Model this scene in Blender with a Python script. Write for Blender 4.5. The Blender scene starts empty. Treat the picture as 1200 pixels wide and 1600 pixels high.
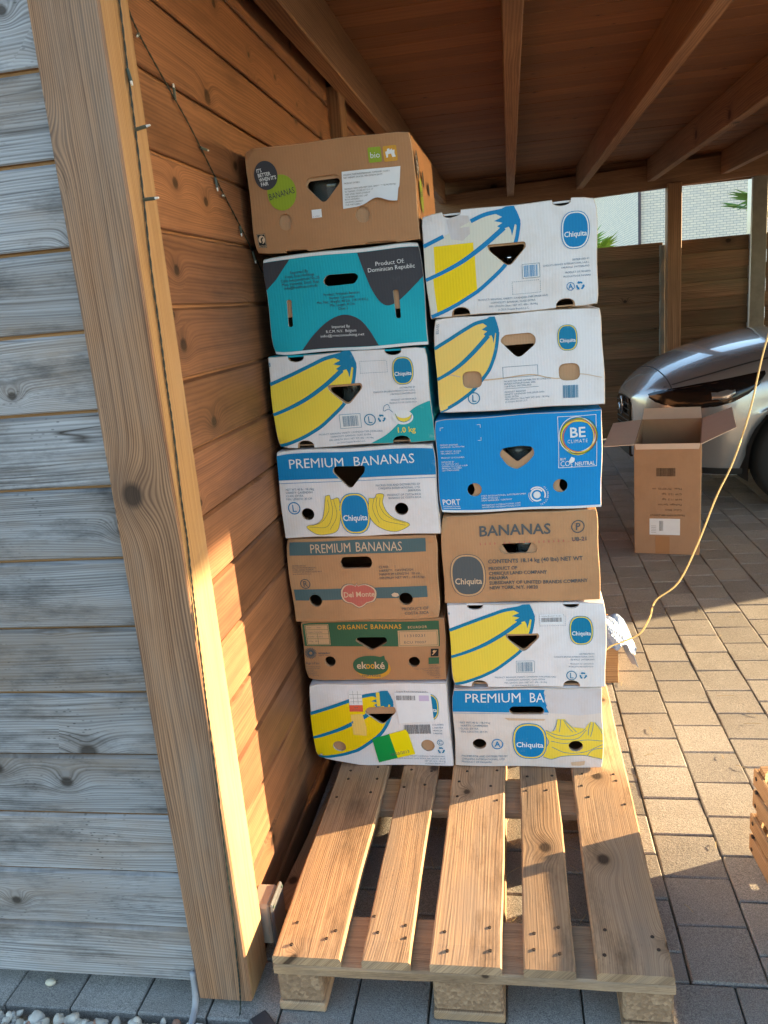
import bpy, bmesh, math, random
from mathutils import Vector, Matrix, Euler
from mathutils.geometry import tessellate_polygon
import numpy as np
R = math.radians
rnd = random.Random(7)
scene = bpy.context.scene
COL = scene.collection

# ------------------------------------------------------------------ camera
CAM_H = 1.4206
def cam_axes(yaw, pitch, roll):
    cy, sy, cp, sp, cr, sr = math.cos(yaw), math.sin(yaw), math.cos(pitch), math.sin(pitch), math.cos(roll), math.sin(roll)
    f = Vector((sy*cp, cy*cp, -sp)); r = Vector((cy, -sy, 0)); d = f.cross(r)
    return cr*r + sr*d, -sr*r + cr*d, f
r_, d_, f_ = cam_axes(R(-9.93), R(14.43), R(4.94))
cam = bpy.data.cameras.new('camera')
cam.sensor_fit = 'VERTICAL'; cam.sensor_height = 32; cam.lens = 1248/1600*32
cam.clip_start = .05; cam.clip_end = 500
co = bpy.data.objects.new('camera', cam); COL.objects.link(co)
co.matrix_world = Matrix(((r_.x, -d_.x, -f_.x, 0), (r_.y, -d_.y, -f_.y, 0), (r_.z, -d_.z, -f_.z, CAM_H), (0, 0, 0, 1)))
scene.camera = co

# ------------------------------------------------------------------ light
SUN_EL, SUN_AZ = R(9.5), R(23.4)           # azimuth counted from +X towards +Y
to_sun = Vector((math.cos(SUN_EL)*math.cos(SUN_AZ), math.cos(SUN_EL)*math.sin(SUN_AZ), math.sin(SUN_EL)))
world = bpy.data.worlds.new('World'); scene.world = world; world.use_nodes = True
wn = world.node_tree.nodes; bg = wn['Background']
sky = wn.new('ShaderNodeTexSky'); sky.sky_type = 'NISHITA'; sky.sun_disc = False
sky.sun_elevation = SUN_EL; sky.sun_rotation = R(90) - SUN_AZ
sky.air_density = 1.0; sky.dust_density = .9; sky.ozone_density = 1.4
world.node_tree.links.new(sky.outputs[0], bg.inputs[0]); bg.inputs[1].default_value = .13
sl = bpy.data.lights.new('sun', 'SUN'); sl.energy = 4.6; sl.angle = R(.5); sl.color = (1, .74, .42)
so = bpy.data.objects.new('sun', sl); COL.objects.link(so)
so.rotation_euler = (-to_sun).to_track_quat('-Z', 'Y').to_euler()
so.location = (8, 4, 6)
vs = scene.view_settings
vs.view_transform = 'Standard'; vs.look = 'None'; vs.gamma = 1; vs.exposure = 2.68; vs.use_curve_mapping = False
scene.cycles.max_bounces = 8; scene.cycles.diffuse_bounces = 4; scene.cycles.use_adaptive_sampling = True; scene.cycles.adaptive_threshold = .02

# ------------------------------------------------------------------ node helpers
class NT:
    def __init__(s, name):
        s.m = bpy.data.materials.new(name); s.m.use_nodes = True
        s.t = s.m.node_tree; s.n = s.t.nodes; s.b = s.n['Principled BSDF']
    def link(s, a, b): s.t.links.new(a, b)
    def put(s, sock, v):
        if hasattr(v, 'is_output'): s.link(v, sock)
        elif v is not None:
            if isinstance(v, (tuple, list)) and len(v) == 3 and sock.type == 'RGBA': v = (*v, 1)
            sock.default_value = v
    def math(s, op, a, b=None, c=None, clamp=False):
        n = s.n.new('ShaderNodeMath'); n.operation = op; n.use_clamp = clamp
        for i, v in enumerate((a, b, c)): s.put(n.inputs[i], v)
        return n.outputs[0]
    def comb(s, x, y, z=0.0):
        n = s.n.new('ShaderNodeCombineXYZ')
        for i, v in enumerate((x, y, z)): s.put(n.inputs[i], v)
        return n.outputs[0]
    def sep(s, v):
        n = s.n.new('ShaderNodeSeparateXYZ'); s.link(v, n.inputs[0]); return n.outputs
    def noise(s, vec, scale=1.0, detail=2.0, rough=.5, dist=0.0):
        n = s.n.new('ShaderNodeTexNoise'); s.link(vec, n.inputs['Vector'])
        n.inputs['Scale'].default_value = scale; n.inputs['Detail'].default_value = detail
        n.inputs['Roughness'].default_value = rough; n.inputs['Distortion'].default_value = dist
        return n.outputs[0]
    def vor(s, vec, scale=1.0, dim='3D', feature='F1'):
        n = s.n.new('ShaderNodeTexVoronoi'); n.voronoi_dimensions = dim; n.feature = feature
        s.link(vec, n.inputs['Vector']); n.inputs['Scale'].default_value = scale
        return n.outputs
    def mapr(s, v, a, b, c=0.0, d=1.0):
        n = s.n.new('ShaderNodeMapRange'); n.clamp = True; s.link(v, n.inputs[0])
        for i, q in enumerate((a, b, c, d)): n.inputs[i+1].default_value = q
        return n.outputs[0]
    def mix(s, f, a, b, mode='MIX'):
        n = s.n.new('ShaderNodeMix'); n.data_type = 'RGBA'; n.blend_type = mode
        s.put(n.inputs[0], f); s.put(n.inputs[6], a); s.put(n.inputs[7], b)
        return n.outputs[2]
    def objco(s, rand=True):
        tc = s.n.new('ShaderNodeTexCoord'); v = tc.outputs['Object']
        oi = s.n.new('ShaderNodeObjectInfo'); s.rand = oi.outputs['Random']
        if rand:
            n = s.n.new('ShaderNodeVectorMath'); n.operation = 'MULTIPLY_ADD'
            s.link(s.comb(s.rand, s.rand, s.rand), n.inputs[0]); n.inputs[1].default_value = (97, 31, 17); s.link(v, n.inputs[2])
            v = n.outputs[0]
        return v
    def bump(s, h, strength=.3, dist=.002):
        n = s.n.new('ShaderNodeBump'); n.inputs['Strength'].default_value = strength; n.inputs['Distance'].default_value = dist
        s.link(h, n.inputs['Height']); s.link(n.outputs[0], s.b.inputs['Normal'])
    def done(s, col=None, rough=.7, metal=0.0, spec=None):
        if col is not None: s.put(s.b.inputs['Base Color'], col)
        s.put(s.b.inputs['Roughness'], rough); s.put(s.b.inputs['Metallic'], metal)
        if spec is not None: s.b.inputs['Specular IOR Level'].default_value = spec
        return s.m

def wood(name, light, dark, knotc, knots=.35, kscale=4.5, freq=70.0, contrast=1.0, blotch=None, blotch_amt=.5, specks=0.0, bump=.35, rough=.75, var=.18, kr=.16, cracks=0.0, ringw=.20, dirt=0.0):
    """Sawn softwood: long axis local X; fibres bend round knots."""
    t = NT(name); v = t.objco(); x, y, z = t.sep(v)
    q = t.math('ADD', y, z)
    xq = t.comb(x, q)
    w1 = t.noise(t.comb(t.math('MULTIPLY', x, .9), t.math('MULTIPLY', q, 5.0)), 1.0, 2)
    warp = t.math('MULTIPLY', t.math('SUBTRACT', w1, .5), .07)
    kv = t.comb(t.math('MULTIPLY', x, .8), q)
    vo = t.vor(kv, kscale, '2D')
    kcs = t.sep(vo[1]); kc = kcs[0]; d = t.math('DIVIDE', vo[0], t.math('MULTIPLY_ADD', kcs[1], .85, .45))
    on = t.math('GREATER_THAN', kc, 1-knots)
    kn = t.math('MULTIPLY', on, t.math('EXPONENT', t.math('MULTIPLY', t.math('POWER', t.math('DIVIDE', d, kr), 2.0), -1.0)))
    g = t.math('ADD', t.math('ADD', q, warp), t.math('MULTIPLY', kn, .032))
    g = t.math('MULTIPLY', g, t.math('MULTIPLY_ADD', t.math('FRACT', t.math('MULTIPLY', t.rand, 7.3)), .7, .65))
    s1 = t.noise(t.comb(t.math('MULTIPLY', x, 1.3), t.math('MULTIPLY', g, freq)), 1.0, 3, .6)
    s2 = t.noise(t.comb(t.math('MULTIPLY', x, 5.0), t.math('MULTIPLY', g, freq*4)), 1.0, 2, .6)
    ring = t.math('MULTIPLY_ADD', t.math('SINE', t.math('MULTIPLY_ADD', g, freq*13, t.math('MULTIPLY', s1, 9.0))), .5, .5)
    st = t.math('ADD', t.math('ADD', t.math('MULTIPLY', s1, .55), t.math('MULTIPLY', s2, .25)), t.math('MULTIPLY', ring, ringw))
    c = t.mix(t.mapr(st, .5-.22/contrast, .5+.26/contrast), light, dark)
    if blotch:
        b = t.noise(t.comb(t.math('MULTIPLY', x, 1.7), t.math('MULTIPLY', q, 6.0)), 1.0, 4, .65)
        c = t.mix(t.mapr(b, .42, .68, 0, blotch_amt), c, blotch)
    if dirt:
        dn = t.noise(t.comb(t.math('MULTIPLY', x, 3.2), t.math('MULTIPLY', q, 11.0)), 1.0, 6, .72)
        c = t.mix(t.mapr(dn, .50, .72, 0, dirt), c, tuple(k*.55 for k in dark))
    if specks:
        sp = t.vor(t.comb(t.math('MULTIPLY', x, 62.0), t.math('MULTIPLY', q, 150.0)), 1.0, '2D')
        m = t.math('MULTIPLY', t.mapr(sp[0], .12, .26, 1.0, 0.0), t.math('GREATER_THAN', t.sep(sp[1])[1], .72))
        m = t.math('MULTIPLY', m, t.mapr(t.noise(xq, 5.0, 3, .7), .5, .72))
        c = t.mix(t.math('MULTIPLY', m, specks), c, (.025, .022, .02))
    core = t.math('MULTIPLY', on, t.mapr(d, kr*.28, kr*.5, 1.0, 0.0))
    rim = t.math('MULTIPLY', on, t.mapr(d, kr*.4, kr*1.3, .35, 0.0))
    c = t.mix(rim, c, knotc); c = t.mix(t.math('MULTIPLY', core, .85), c, tuple(k*.35 for k in knotc))
    if cracks:
        cr = t.noise(t.comb(t.math('MULTIPLY', x, 1.1), t.math('MULTIPLY', g, 38.0)), 1.0, 1.0)
        cm = t.math('MULTIPLY', t.mapr(t.math('ABSOLUTE', t.math('SUBTRACT', cr, .5)), .0, .012, 1.0, 0.0), t.mapr(t.noise(xq, 2.5, 1), .55, .65))
        c = t.mix(t.math('MULTIPLY', cm, cracks), c, (.03, .02, .015))
    val = t.math('MULTIPLY_ADD', t.rand, 2*var, 1-var)
    c = t.mix(1.0, c, t.comb(val, val, val), 'MULTIPLY')
    t.bump(t.math('SUBTRACT', t.math('ADD', t.math('MULTIPLY', s2, -.9), t.math('MULTIPLY', ring, -1.5*ringw)), t.math('MULTIPLY', core, 1.0)), bump, .0016)
    return t.done(c, rough, spec=.3)

W_SIDING = wood('weathered_siding', (.355, .35, .362), (.11, .104, .106), (.10, .075, .06), .55, 5.2, 95, 1.9, (.25, .18, .13), .7, .9, .55, .85, .2, .17, cracks=.9, ringw=.13, dirt=.95)
W_REVEAL = wood('siding_reveal', (.40, .23, .11), (.24, .13, .06), (.12, .06, .03), .1, 4, 80, 1.5)
W_WALL = wood('stained_wall', (.265, .122, .060), (.105, .044, .022), (.05, .022, .011), .55, 5.0, 75, 1.55, (.12, .052, .026), .6, 0, .25, .5, .26, .15, ringw=.13, dirt=.45)
W_WALL2 = wood('stained_wall_groove', (.36, .19, .10), (.22, .11, .055), (.10, .05, .025), .1, 5.0, 75, 1.2)
W_POST = wood('weathered_post_face', (.36, .19, .10), (.14, .068, .037), (.08, .045, .03), .30, 4.0, 100, 2.0, (.25, .215, .18), .4, .3, .5, .8, .02, .17, .6, dirt=.25)
W_POST2 = wood('fresh_post_face', (.37, .235, .11), (.22, .125, .055), (.13, .065, .03), .12, 4.0, 90, 1.5, (.36, .25, .15), .6, 0, .35, .75, .02, .15, .3)
W_BEAM = wood('beam_wood', (.30, .165, .085), (.15, .076, .038), (.06, .026, .012), .18, 3.0, 55, 1.5, (.14, .072, .034), .4, 0, .25, .65, .14)
W_CEIL = wood('ceiling_wood', (.26, .115, .047), (.145, .060, .025), (.04, .018, .008), .34, 5.5, 70, 1.4, (.15, .063, .026), .45, 0, .2, .65, .18, .10)
W_PALLET = wood('pallet_wood', (.50, .31, .17), (.20, .115, .063), (.09, .045, .024), .42, 5.0, 95, 1.6, (.27, .20, .145), .8, .4, .35, .85, .2, .14, 1.0, .12, dirt=.85)
W_CRATE = wood('crate_wood', (.46, .27, .13), (.22, .12, .055), (.12, .06, .03), .15, 6, 80, 1.5, (.33, .22, .14), .5, .2, .4, .8, .14, dirt=.3)
W_FENCE = wood('fence_wood', (.20, .115, .066), (.075, .043, .026), (.03, .018, .011), .3, 4.0, 50, 1.5, (.10, .085, .05), .7, .2, .4, .85, .3)

def plain(name, col, rough=.6, metal=0.0, nscale=0, namt=.15, bump=0, spec=None):
    t = NT(name); v = t.objco()
    c = col
    if nscale:
        n = t.noise(v, nscale, 4, .6)
        c = t.mix(t.mapr(n, .3, .7, 0, namt*2), col, tuple(k*.55 for k in col))
        if bump: t.bump(n, bump, .002)
    return t.done(c, rough, metal, spec)

def card(name, col, stain=None, amt=.35, flute=.18):
    """Corrugated card: faint vertical flutes, rubbed and stained a little."""
    t = NT(name); v = t.objco(); x, y, z = t.sep(v)
    f = t.math('SINE', t.math('MULTIPLY', t.math('ADD', x, y), 880.0))
    n = t.noise(v, 9.0, 5, .65); n2 = t.noise(v, 60.0, 2, .6)
    c = t.mix(t.mapr(n, .45, .75, 0, amt), col, stain or tuple(k*.62 for k in col))
    c = t.mix(t.mapr(f, .2, 1.0, 0, .06), c, tuple(k*.55 for k in col))
    t.bump(t.math('ADD', t.math('MULTIPLY', f, .25), t.math('ADD', n2, t.math('MULTIPLY', n, 5.0))), flute, .002)
    return t.done(c, .72, spec=.3)

def ink(name, col, wear=.3, rub=(.62, .60, .58)):
    """Ink printed on card: rubbed through in places."""
    t = NT(name); v = t.objco(); x, y, z = t.sep(v)
    n = t.noise(v, 22.0, 6, .75)
    f = t.math('SINE', t.math('MULTIPLY', t.math('ADD', x, y), 880.0))
    c = t.mix(t.mapr(n, .62, .80, 0, wear), col, rub)
    c = t.mix(t.mapr(f, .3, 1.0, 0, .09), c, tuple(k*.5 for k in col))
    t.bump(t.math('MULTIPLY', f, .25), .15, .002)
    return t.done(c, .6, spec=.3)

WHITE = card('white_card', (.745, .725, .74), (.60, .50, .42), .5)
PINKISH = card('stained_white_card', (.70, .63, .585), (.55, .42, .33), .5)
KRAFT = card('kraft_card', (.49, .262, .128), None, .5)
KRAFT_D = card('dark_kraft_card', (.43, .215, .10), None, .35)
KRAFT_IN = card('inner_kraft_card', (.46, .27, .15), None, .2)
TEAL = card('teal_card', (.008, .38, .48), (.012, .30, .38), .3)
CYAN = card('blue_card', (.004, .25, .60), (.01, .15, .4), .25)
I_BLUE = ink('blue_ink', (.0, .185, .35)); I_BLUE2 = ink('bright_blue_ink', (.0, .20, .46))
I_YEL = ink('yellow_ink', (.80, .60, .06), .15); I_YEL2 = ink('strong_yellow_ink', (.84, .60, .0), .15)
I_CREAM = ink('pale_cream_ink', (.66, .64, .55), .1); I_LEMON = ink('orange_yellow_ink', (.84, .57, .14), .15)
I_WHITE = ink('white_ink', (.74, .74, .74), .1); I_TEXT = ink('pale_blue_text_ink', (.10, .20, .30), .3)
I_DARK = ink('charcoal_ink', (.045, .045, .055), .2, (.2, .2, .2)); I_BLACK = ink('black_ink', (.012, .012, .012), .1, (.1, .1, .1))
I_TEALT = ink('teal_ink', (.012, .34, .36)); I_GREEN = ink('lime_ink', (.27, .36, .02), .2, (.4, .3, .12))
I_GREY = ink('blue_grey_ink', (.075, .13, .14), .4, (.40, .23, .12)); I_SLATE = ink('slate_ink', (.09, .10, .105), .35, (.40, .23, .12))
I_DKGREEN = ink('bottle_green_ink', (.035, .11, .055), .3, (.40, .23, .12)); I_ORANGE = ink('orange_ink', (.62, .30, .03), .2)
I_RED = ink('faded_red_ink', (.50, .13, .10), .5, (.46, .25, .15)); I_KRAFT = ink('kraft_ink', (.55, .33, .17), .1)
I_PEACH = ink('pale_kraft_ink', (.62, .44, .29), .1)
PAPER = plain('white_paper', (.76, .77, .80), .6, 0, 30, .06); TAPE_G = plain('green_tape', (.0, .30, .06), .35); TAPE_Y = plain('yellow_tape', (.86, .70, .0), .35)
S_RED = plain('red_sticker', (.70, .10, .05), .5); S_PURP = plain('lilac_sticker', (.55, .47, .66), .6); I_DKTXT = plain('grey_print', (.12, .12, .13), .6)
WORN = card('worn_white_edge', (.56, .49, .43), (.42, .31, .21), .6); WORN_K = card('worn_kraft_edge', (.52, .31, .17), None, .4)
TORN = card('torn_card', (.60, .57, .585), (.50, .33, .2), .45)
BLACKM = plain('black_membrane', (.012, .012, .013), .95, spec=.1)
DARKSTEEL = plain('rusty_nail', (.05, .03, .02), .7, .3)

# ------------------------------------------------------------------ mesh helpers
WM = {}
def link(o, parent=None, M=None):
    COL.objects.link(o)
    M = M or Matrix.Identity(4); WM[o] = M
    if parent is not None:
        o.parent = parent; o.matrix_basis = WM[parent].inverted() @ M
    else: o.matrix_basis = M
    return o
def mk(name, verts, faces, mats=None, parent=None, M=None, fm=None, smooth=False, local=False):
    me = bpy.data.meshes.new(name); me.from_pydata([tuple(v) for v in verts], [], faces); me.update()
    for m in (mats if isinstance(mats, (list, tuple)) else [mats]): me.materials.append(m)
    if fm is not None: me.polygons.foreach_set('material_index', fm)
    if smooth: me.polygons.foreach_set('use_smooth', [True]*len(me.polygons))
    o = bpy.data.objects.new(name, me)
    if local and parent is not None: M = WM[parent] @ (M or Matrix.Identity(4))
    return link(o, parent, M)
def inst(src, parent=None, M=None, name=None):
    o = bpy.data.objects.new(name or src.name.split('.')[0], src.data); return link(o, parent, M)
def thing(name, label, cat, loc=(0, 0, 0), rotz=0, group=None):
    o = bpy.data.objects.new(name, None); o.empty_display_size = .1
    link(o, None, Matrix.Translation(loc) @ Matrix.Rotation(rotz, 4, 'Z')); tag(o, label, cat, group); return o
def tag(o, label, cat, group=None):
    o['label'] = label; o['category'] = cat
    if group: o['group'] = group
    return o
def struct(o, kind='structure'): o['kind'] = kind; return o
class MB:
    def __init__(s): s.v = []; s.f = []; s.m = []
    def add(s, v, f, m=0):
        b = len(s.v); s.v += [tuple(q) for q in v]; s.f += [tuple(i+b for i in q) for q in f]; s.m += [m]*len(f); return s
    def box(s, a, b, m=0, ch=0.0):
        (x0, y0, z0), (x1, y1, z1) = a, b
        if not ch:
            v = [(x, y, z) for z in (z0, z1) for y in (y0, y1) for x in (x0, x1)]
            return s.add(v, [(0, 2, 3, 1), (4, 5, 7, 6), (0, 1, 5, 4), (2, 6, 7, 3), (0, 4, 6, 2), (1, 3, 7, 5)], m)
        bm = bmesh.new(); bmesh.ops.create_cube(bm, size=1)
        for q in bm.verts: q.co = Vector(((x0+x1)/2+q.co.x*(x1-x0), (y0+y1)/2+q.co.y*(y1-y0), (z0+z1)/2+q.co.z*(z1-z0)))
        bmesh.ops.bevel(bm, geom=bm.edges[:], offset=ch, segments=1, affect='EDGES', profile=.5)
        return s.bm(bm, m)
    def bm(s, bm, m=0):
        bm.verts.index_update(); s.add([q.co.copy() for q in bm.verts], [[q.index for q in f.verts] for f in bm.faces], m); bm.free(); return s
    def tube(s, pts, r, n=6, m=0, cap=True):
        pts = [Vector(p) for p in pts]; rs = r if isinstance(r, (list, tuple)) else [r]*len(pts); v = []
        for i, p in enumerate(pts):
            d = (pts[min(i+1, len(pts)-1)]-pts[max(i-1, 0)]).normalized()
            u = d.cross(Vector((0, 0, 1)) if abs(d.z) < .9 else Vector((1, 0, 0))).normalized(); w = d.cross(u)
            v += [p + rs[i]*(math.cos(2*math.pi*k/n)*u+math.sin(2*math.pi*k/n)*w) for k in range(n)]
        f = [(i*n+k, i*n+(k+1) % n, (i+1)*n+(k+1) % n, (i+1)*n+k) for i in range(len(pts)-1) for k in range(n)]
        if cap: f += [tuple(range(n))[::-1], tuple(range((len(pts)-1)*n, len(pts)*n))]
        return s.add(v, f, m)
    def lathe(s, prof, n=20, m=0, c=(0, 0, 0)):
        v = [(c[0]+r*math.cos(2*math.pi*k/n), c[1]+r*math.sin(2*math.pi*k/n), c[2]+z) for r, z in prof for k in range(n)]
        return s.add(v, [(i*n+k, i*n+(k+1) % n, (i+1)*n+(k+1) % n, (i+1)*n+k) for i in range(len(prof)-1) for k in range(n)], m)
    def extr(s, prof, x0, x1, mats=None):
        """closed (y,z) profile run along X"""
        n = len(prof); v = [(x, y, z) for x in (x0, x1) for y, z in prof]
        for k in range(n):
            a, b = k, (k+1) % n
            s.add([v[a], v[b], v[n+b], v[n+a]], [(0, 1, 2, 3)], mats[k] if mats else 0)
        s.add(v[:n], [tuple(range(n))[::-1]]); s.add(v[n:], [tuple(range(n))]); return s
    def obj(s, name, mats, parent=None, M=None, smooth=False, local=False):
        return mk(name, s.v, s.f, mats, parent, M, s.m, smooth, local)
def axes(x, y, z, loc):
    return Matrix(((x[0], y[0], z[0], loc[0]), (x[1], y[1], z[1], loc[1]), (x[2], y[2], z[2], loc[2]), (0, 0, 0, 1)))
def alongX_up(loc): return axes((1, 0, 0), (0, 0, 1), (0, -1, 0), loc)     # board length X, width up, face towards -Y
def alongY_up(loc): return axes((0, 1, 0), (0, 0, 1), (1, 0, 0), loc)      # board length Y, width up, face towards +X
def alongY_flat(loc): return axes((0, 1, 0), (-1, 0, 0), (0, 0, 1), loc)   # board length Y, lying flat
def alongZ(loc): return axes((0, 0, 1), (1, 0, 0), (0, 1, 0), loc)         # upright post
def bar(L, w, t, ch=.002, m=0): return MB().box((-L/2, -w/2, -t/2), (L/2, w/2, t/2), m, ch)
def cat(pts, n=6):
    """Catmull-Rom through points"""
    P = [Vector(p) for p in pts]; P = [2*P[0]-P[1]] + P + [2*P[-1]-P[-2]]; o = []
    for i in range(1, len(P)-2):
        for k in range(n):
            t = k/n; a, b, c, d = P[i-1:i+3]
            o.append(.5*((2*b)+(c-a)*t+(2*a-5*b+4*c-d)*t*t+(3*b-a-3*c+d)*t**3))
    return o + [P[-2]]

# ------------------------------------------------------------------ lettering (built-in font, glyph cache)
CH = " !\"#%&'()*+,-./0123456789:;=@ABCDEFGHIJKLMNOPQRSTUVWXYZabcdefghijklmnopqrstuvwxyz|é"
GL = {}
def build_glyphs():
    tmp = []
    for bold, offs in ((0, 0.0), (1, .017)):
        for c in CH:
            for s in (c, c+'|'):
                cu = bpy.data.curves.new('g', 'FONT'); cu.body = s; cu.size = 1; cu.resolution_u = 2; cu.offset = offs; cu.fill_mode = 'FRONT'
                o = bpy.data.objects.new('g', cu); COL.objects.link(o); tmp.append((bold, c, s, o))
    dg = bpy.context.evaluated_depsgraph_get(); dg.update(); ext = {}
    for bold, c, s, o in tmp:
        me = o.evaluated_get(dg).to_mesh(); v = [(q.co.x, q.co.y) for q in me.vertices]
        if s == c: GL[bold, c] = [v, [tuple(p.vertices) for p in me.polygons], 0]
        else: ext[bold, c] = max(q[0] for q in v)
    for b in (0, 1):
        bw = max(q[0] for q in GL[b, '|'][0])
        for c in CH: GL[b, c][2] = ext[b, c]-bw
    for bold, c, s, o in tmp:
        cu = o.data; bpy.data.objects.remove(o); bpy.data.curves.remove(cu)
build_glyphs()
CAPH = max(q[1] for q in GL[0, 'H'][0])
def layout(s, bold=0, spacing=0.0):
    v, f, x = [], [], 0.0
    for c in s:
        gv, gf, adv = GL[bold, c if (bold, c) in GL else ' ']
        b = len(v); v += [(q[0]+x, q[1]) for q in gv]; f += [tuple(i+b for i in p) for p in gf]; x += adv+spacing
    return v, f, x-spacing

class Art:
    """Flat print on a panel; u to the right, v up, in mm from the lower left corner."""
    def __init__(s): s.d = {}; s.n = 0; s.hold = False
    def add(s, name, mat, lay, v, f):
        k = (name, mat.name); d = s.d.setdefault(k, [mat, [], [], []])
        b = len(d[1]); d[1] += [(p[0], p[1], lay) for p in v]; d[2] += [tuple(i+b for i in q) for q in f]
    def poly(s, name, mat, pts, lay=1, holes=()):
        loops = [[Vector((p[0], p[1], 0)) for p in l] for l in (pts, *holes)]
        tr = tessellate_polygon(loops); s.add(name, mat, lay, [p for l in loops for p in l], [tuple(t) for t in tr])
    def stroke(s, name, mat, pts, w, lay=2, smooth=6, close=False):
        P = [Vector((p[0], p[1])) for p in pts]
        if smooth: P = cat(P, smooth)
        if close: P = P + [P[0]]
        v = []
        for i, p in enumerate(P):
            d = P[min(i+1, len(P)-1)]-P[max(i-1, 0)]
            if close and i in (0, len(P)-1): d = P[1]-P[-2]
            n = Vector((-d.y, d.x)).normalized() * ((w[0]+(w[1]-w[0])*i/(len(P)-1)) if isinstance(w, tuple) else w)/2
            v += [p+n, p-n]
        s.add(name, mat, lay, v, [(2*i, 2*i+1, 2*i+3, 2*i+2) for i in range(len(P)-1)])
    def ell(s, name, mat, c, rx, ry, lay=1, p=2.0, inner=None, n=40):
        o = [(c[0]+rx*math.copysign(abs(math.cos(a))**(2/p), math.cos(a)), c[1]+ry*math.copysign(abs(math.sin(a))**(2/p), math.sin(a))) for a in (2*math.pi*k/n for k in range(n))]
        if inner:
            i = [(c[0]+(q[0]-c[0])*inner, c[1]+(q[1]-c[1])*(1-(1-inner)*rx/ry)) for q in o]
            s.add(name, mat, lay, o+i, [(k, (k+1) % n, n+(k+1) % n, n+k) for k in range(n)])
        else: s.add(name, mat, lay, [c]+o, [(0, k+1, (k+1) % n+1) for k in range(n)])
    def rect(s, name, mat, x0, y0, x1, y1, lay=1): s.add(name, mat, lay, [(x0, y0), (x1, y0), (x1, y1), (x0, y1)], [(0, 1, 2, 3)])
    def frame(s, name, mat, x0, y0, x1, y1, w, lay=2):
        for a in ((x0, y0, x1, y0+w), (x0, y1-w, x1, y1), (x0, y0+w, x0+w, y1-w), (x1-w, y0+w, x1, y1-w)): s.rect(name, mat, *a, lay)
    def dash(s, name, mat, x0, y0, x1, y1, w=.9, lay=2):
        n = int((x1-x0)/4.5); m = int((y1-y0)/4.5)
        for k in range(n):
            a = x0+(x1-x0)*k/n
            for y in (y0, y1): s.rect(name, mat, a, y, a+2.6, y+w, lay)
        for k in range(m):
            a = y0+(y1-y0)*k/m
            for x in (x0, x1): s.rect(name, mat, x, a, x+w, a+2.6, lay)
    def text(s, mat, t, x0, x1, y, h, lay=3, bold=0, name='lettering', align=None, rot=0, c=None, jit=0, spacing=0.0):
        v, f, w = layout(t, bold, spacing); sy = h/CAPH
        if not s.hold: s.n += 1
        name = '%s#%d' % (name, s.n)
        sx = (x1-x0)/w if x1 is not None else sy*.95
        if align == 'r': x0 = x0-w*sx
        if align == 'c': x0 = x0-w*sx/2
        p = [(x0+q[0]*sx, y+q[1]*sy) for q in v]
        if rot:
            cx, cy = c or (x0, y); ca, sa = math.cos(rot), math.sin(rot)
            p = [(cx+(a-cx)*ca-(b-cy)*sa, cy+(a-cx)*sa+(b-cy)*ca) for a, b in p]
        s.add(name, mat, lay, p, f)
    def lines(s, mat, ts, x, y, h, step, **k):
        s.n += 1; s.hold = True
        for i, t in enumerate(ts):
            if t: s.text(mat, t, x, None, y-i*step, h, **k)
        s.hold = False
    def barcode(s, mat, x0, y0, x1, y1, seed=1, lay=3):
        r = random.Random(seed); x = x0; s.n += 1
        while x < x1-1:
            w = r.choice((.6, .9, 1.3, 1.8)); s.rect('barcode#%d' % s.n, mat, x, y0, min(x+w, x1), y1, lay); x += w+r.choice((.6, .8, 1.2))
    def circ(s, mat, c, r, t, lay=3, bold=0, sz=1.15):
        s.n += 1; gk = 'grade_mark#%d' % s.n; s.ell(gk, mat, c, r, r, lay, inner=.84, n=28)
        v, f, w = layout(t, bold); h = r*sz; k = h/CAPH
        s.add(gk, mat, lay, [(c[0]+(q[0]-w/2)*k*.95, c[1]-h/2+q[1]*k) for q in v], f)
    def recycle(s, mat, c, r, lay=3):
        for k in range(3):
            a = math.pi/2+k*2*math.pi/3
            P = [Vector((math.cos(a+q), math.sin(a+q)))*r for q in (-.75, -.25, .25)]
            o = Vector(c); s.stroke('recycling_mark', mat, [o+p*.85 for p in P], r*.42, lay, 0)
            t = Vector((-math.sin(a+.25), math.cos(a+.25))); n = Vector((math.cos(a+.25), math.sin(a+.25)))
            p = o+P[2]*.85; s.poly('recycling_mark', mat, [p+n*r*.42, p+t*r*.55, p-n*r*.42], lay)
    def oval(s, c, w, h, ringm=None, outer=None, inner=None, txt=None, tw=.80, ty=.62):
        """brand oval: outline, ring, field, name lettering"""
        outer = outer or I_BLUE2; ringm = ringm or I_YEL; inner = inner or outer; txt = txt or I_WHITE
        s.ell('brand_oval', outer, c, w/2, h/2, 2, 2.6)
        s.ell('brand_oval', ringm, c, w/2*.95, h/2-w/2*.05, 3, 2.6)
        s.ell('brand_oval', inner, c, w/2*.86, h/2-w/2*.14, 4, 2.6)
        y = c[1]-h/2+h*(1-ty)-h*.045
        s.text(txt, 'Chiquita', c[0]-w*tw/2, c[0]+w*tw/2, y, h*.135, 5, 1, name='brand_lettering')
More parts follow.
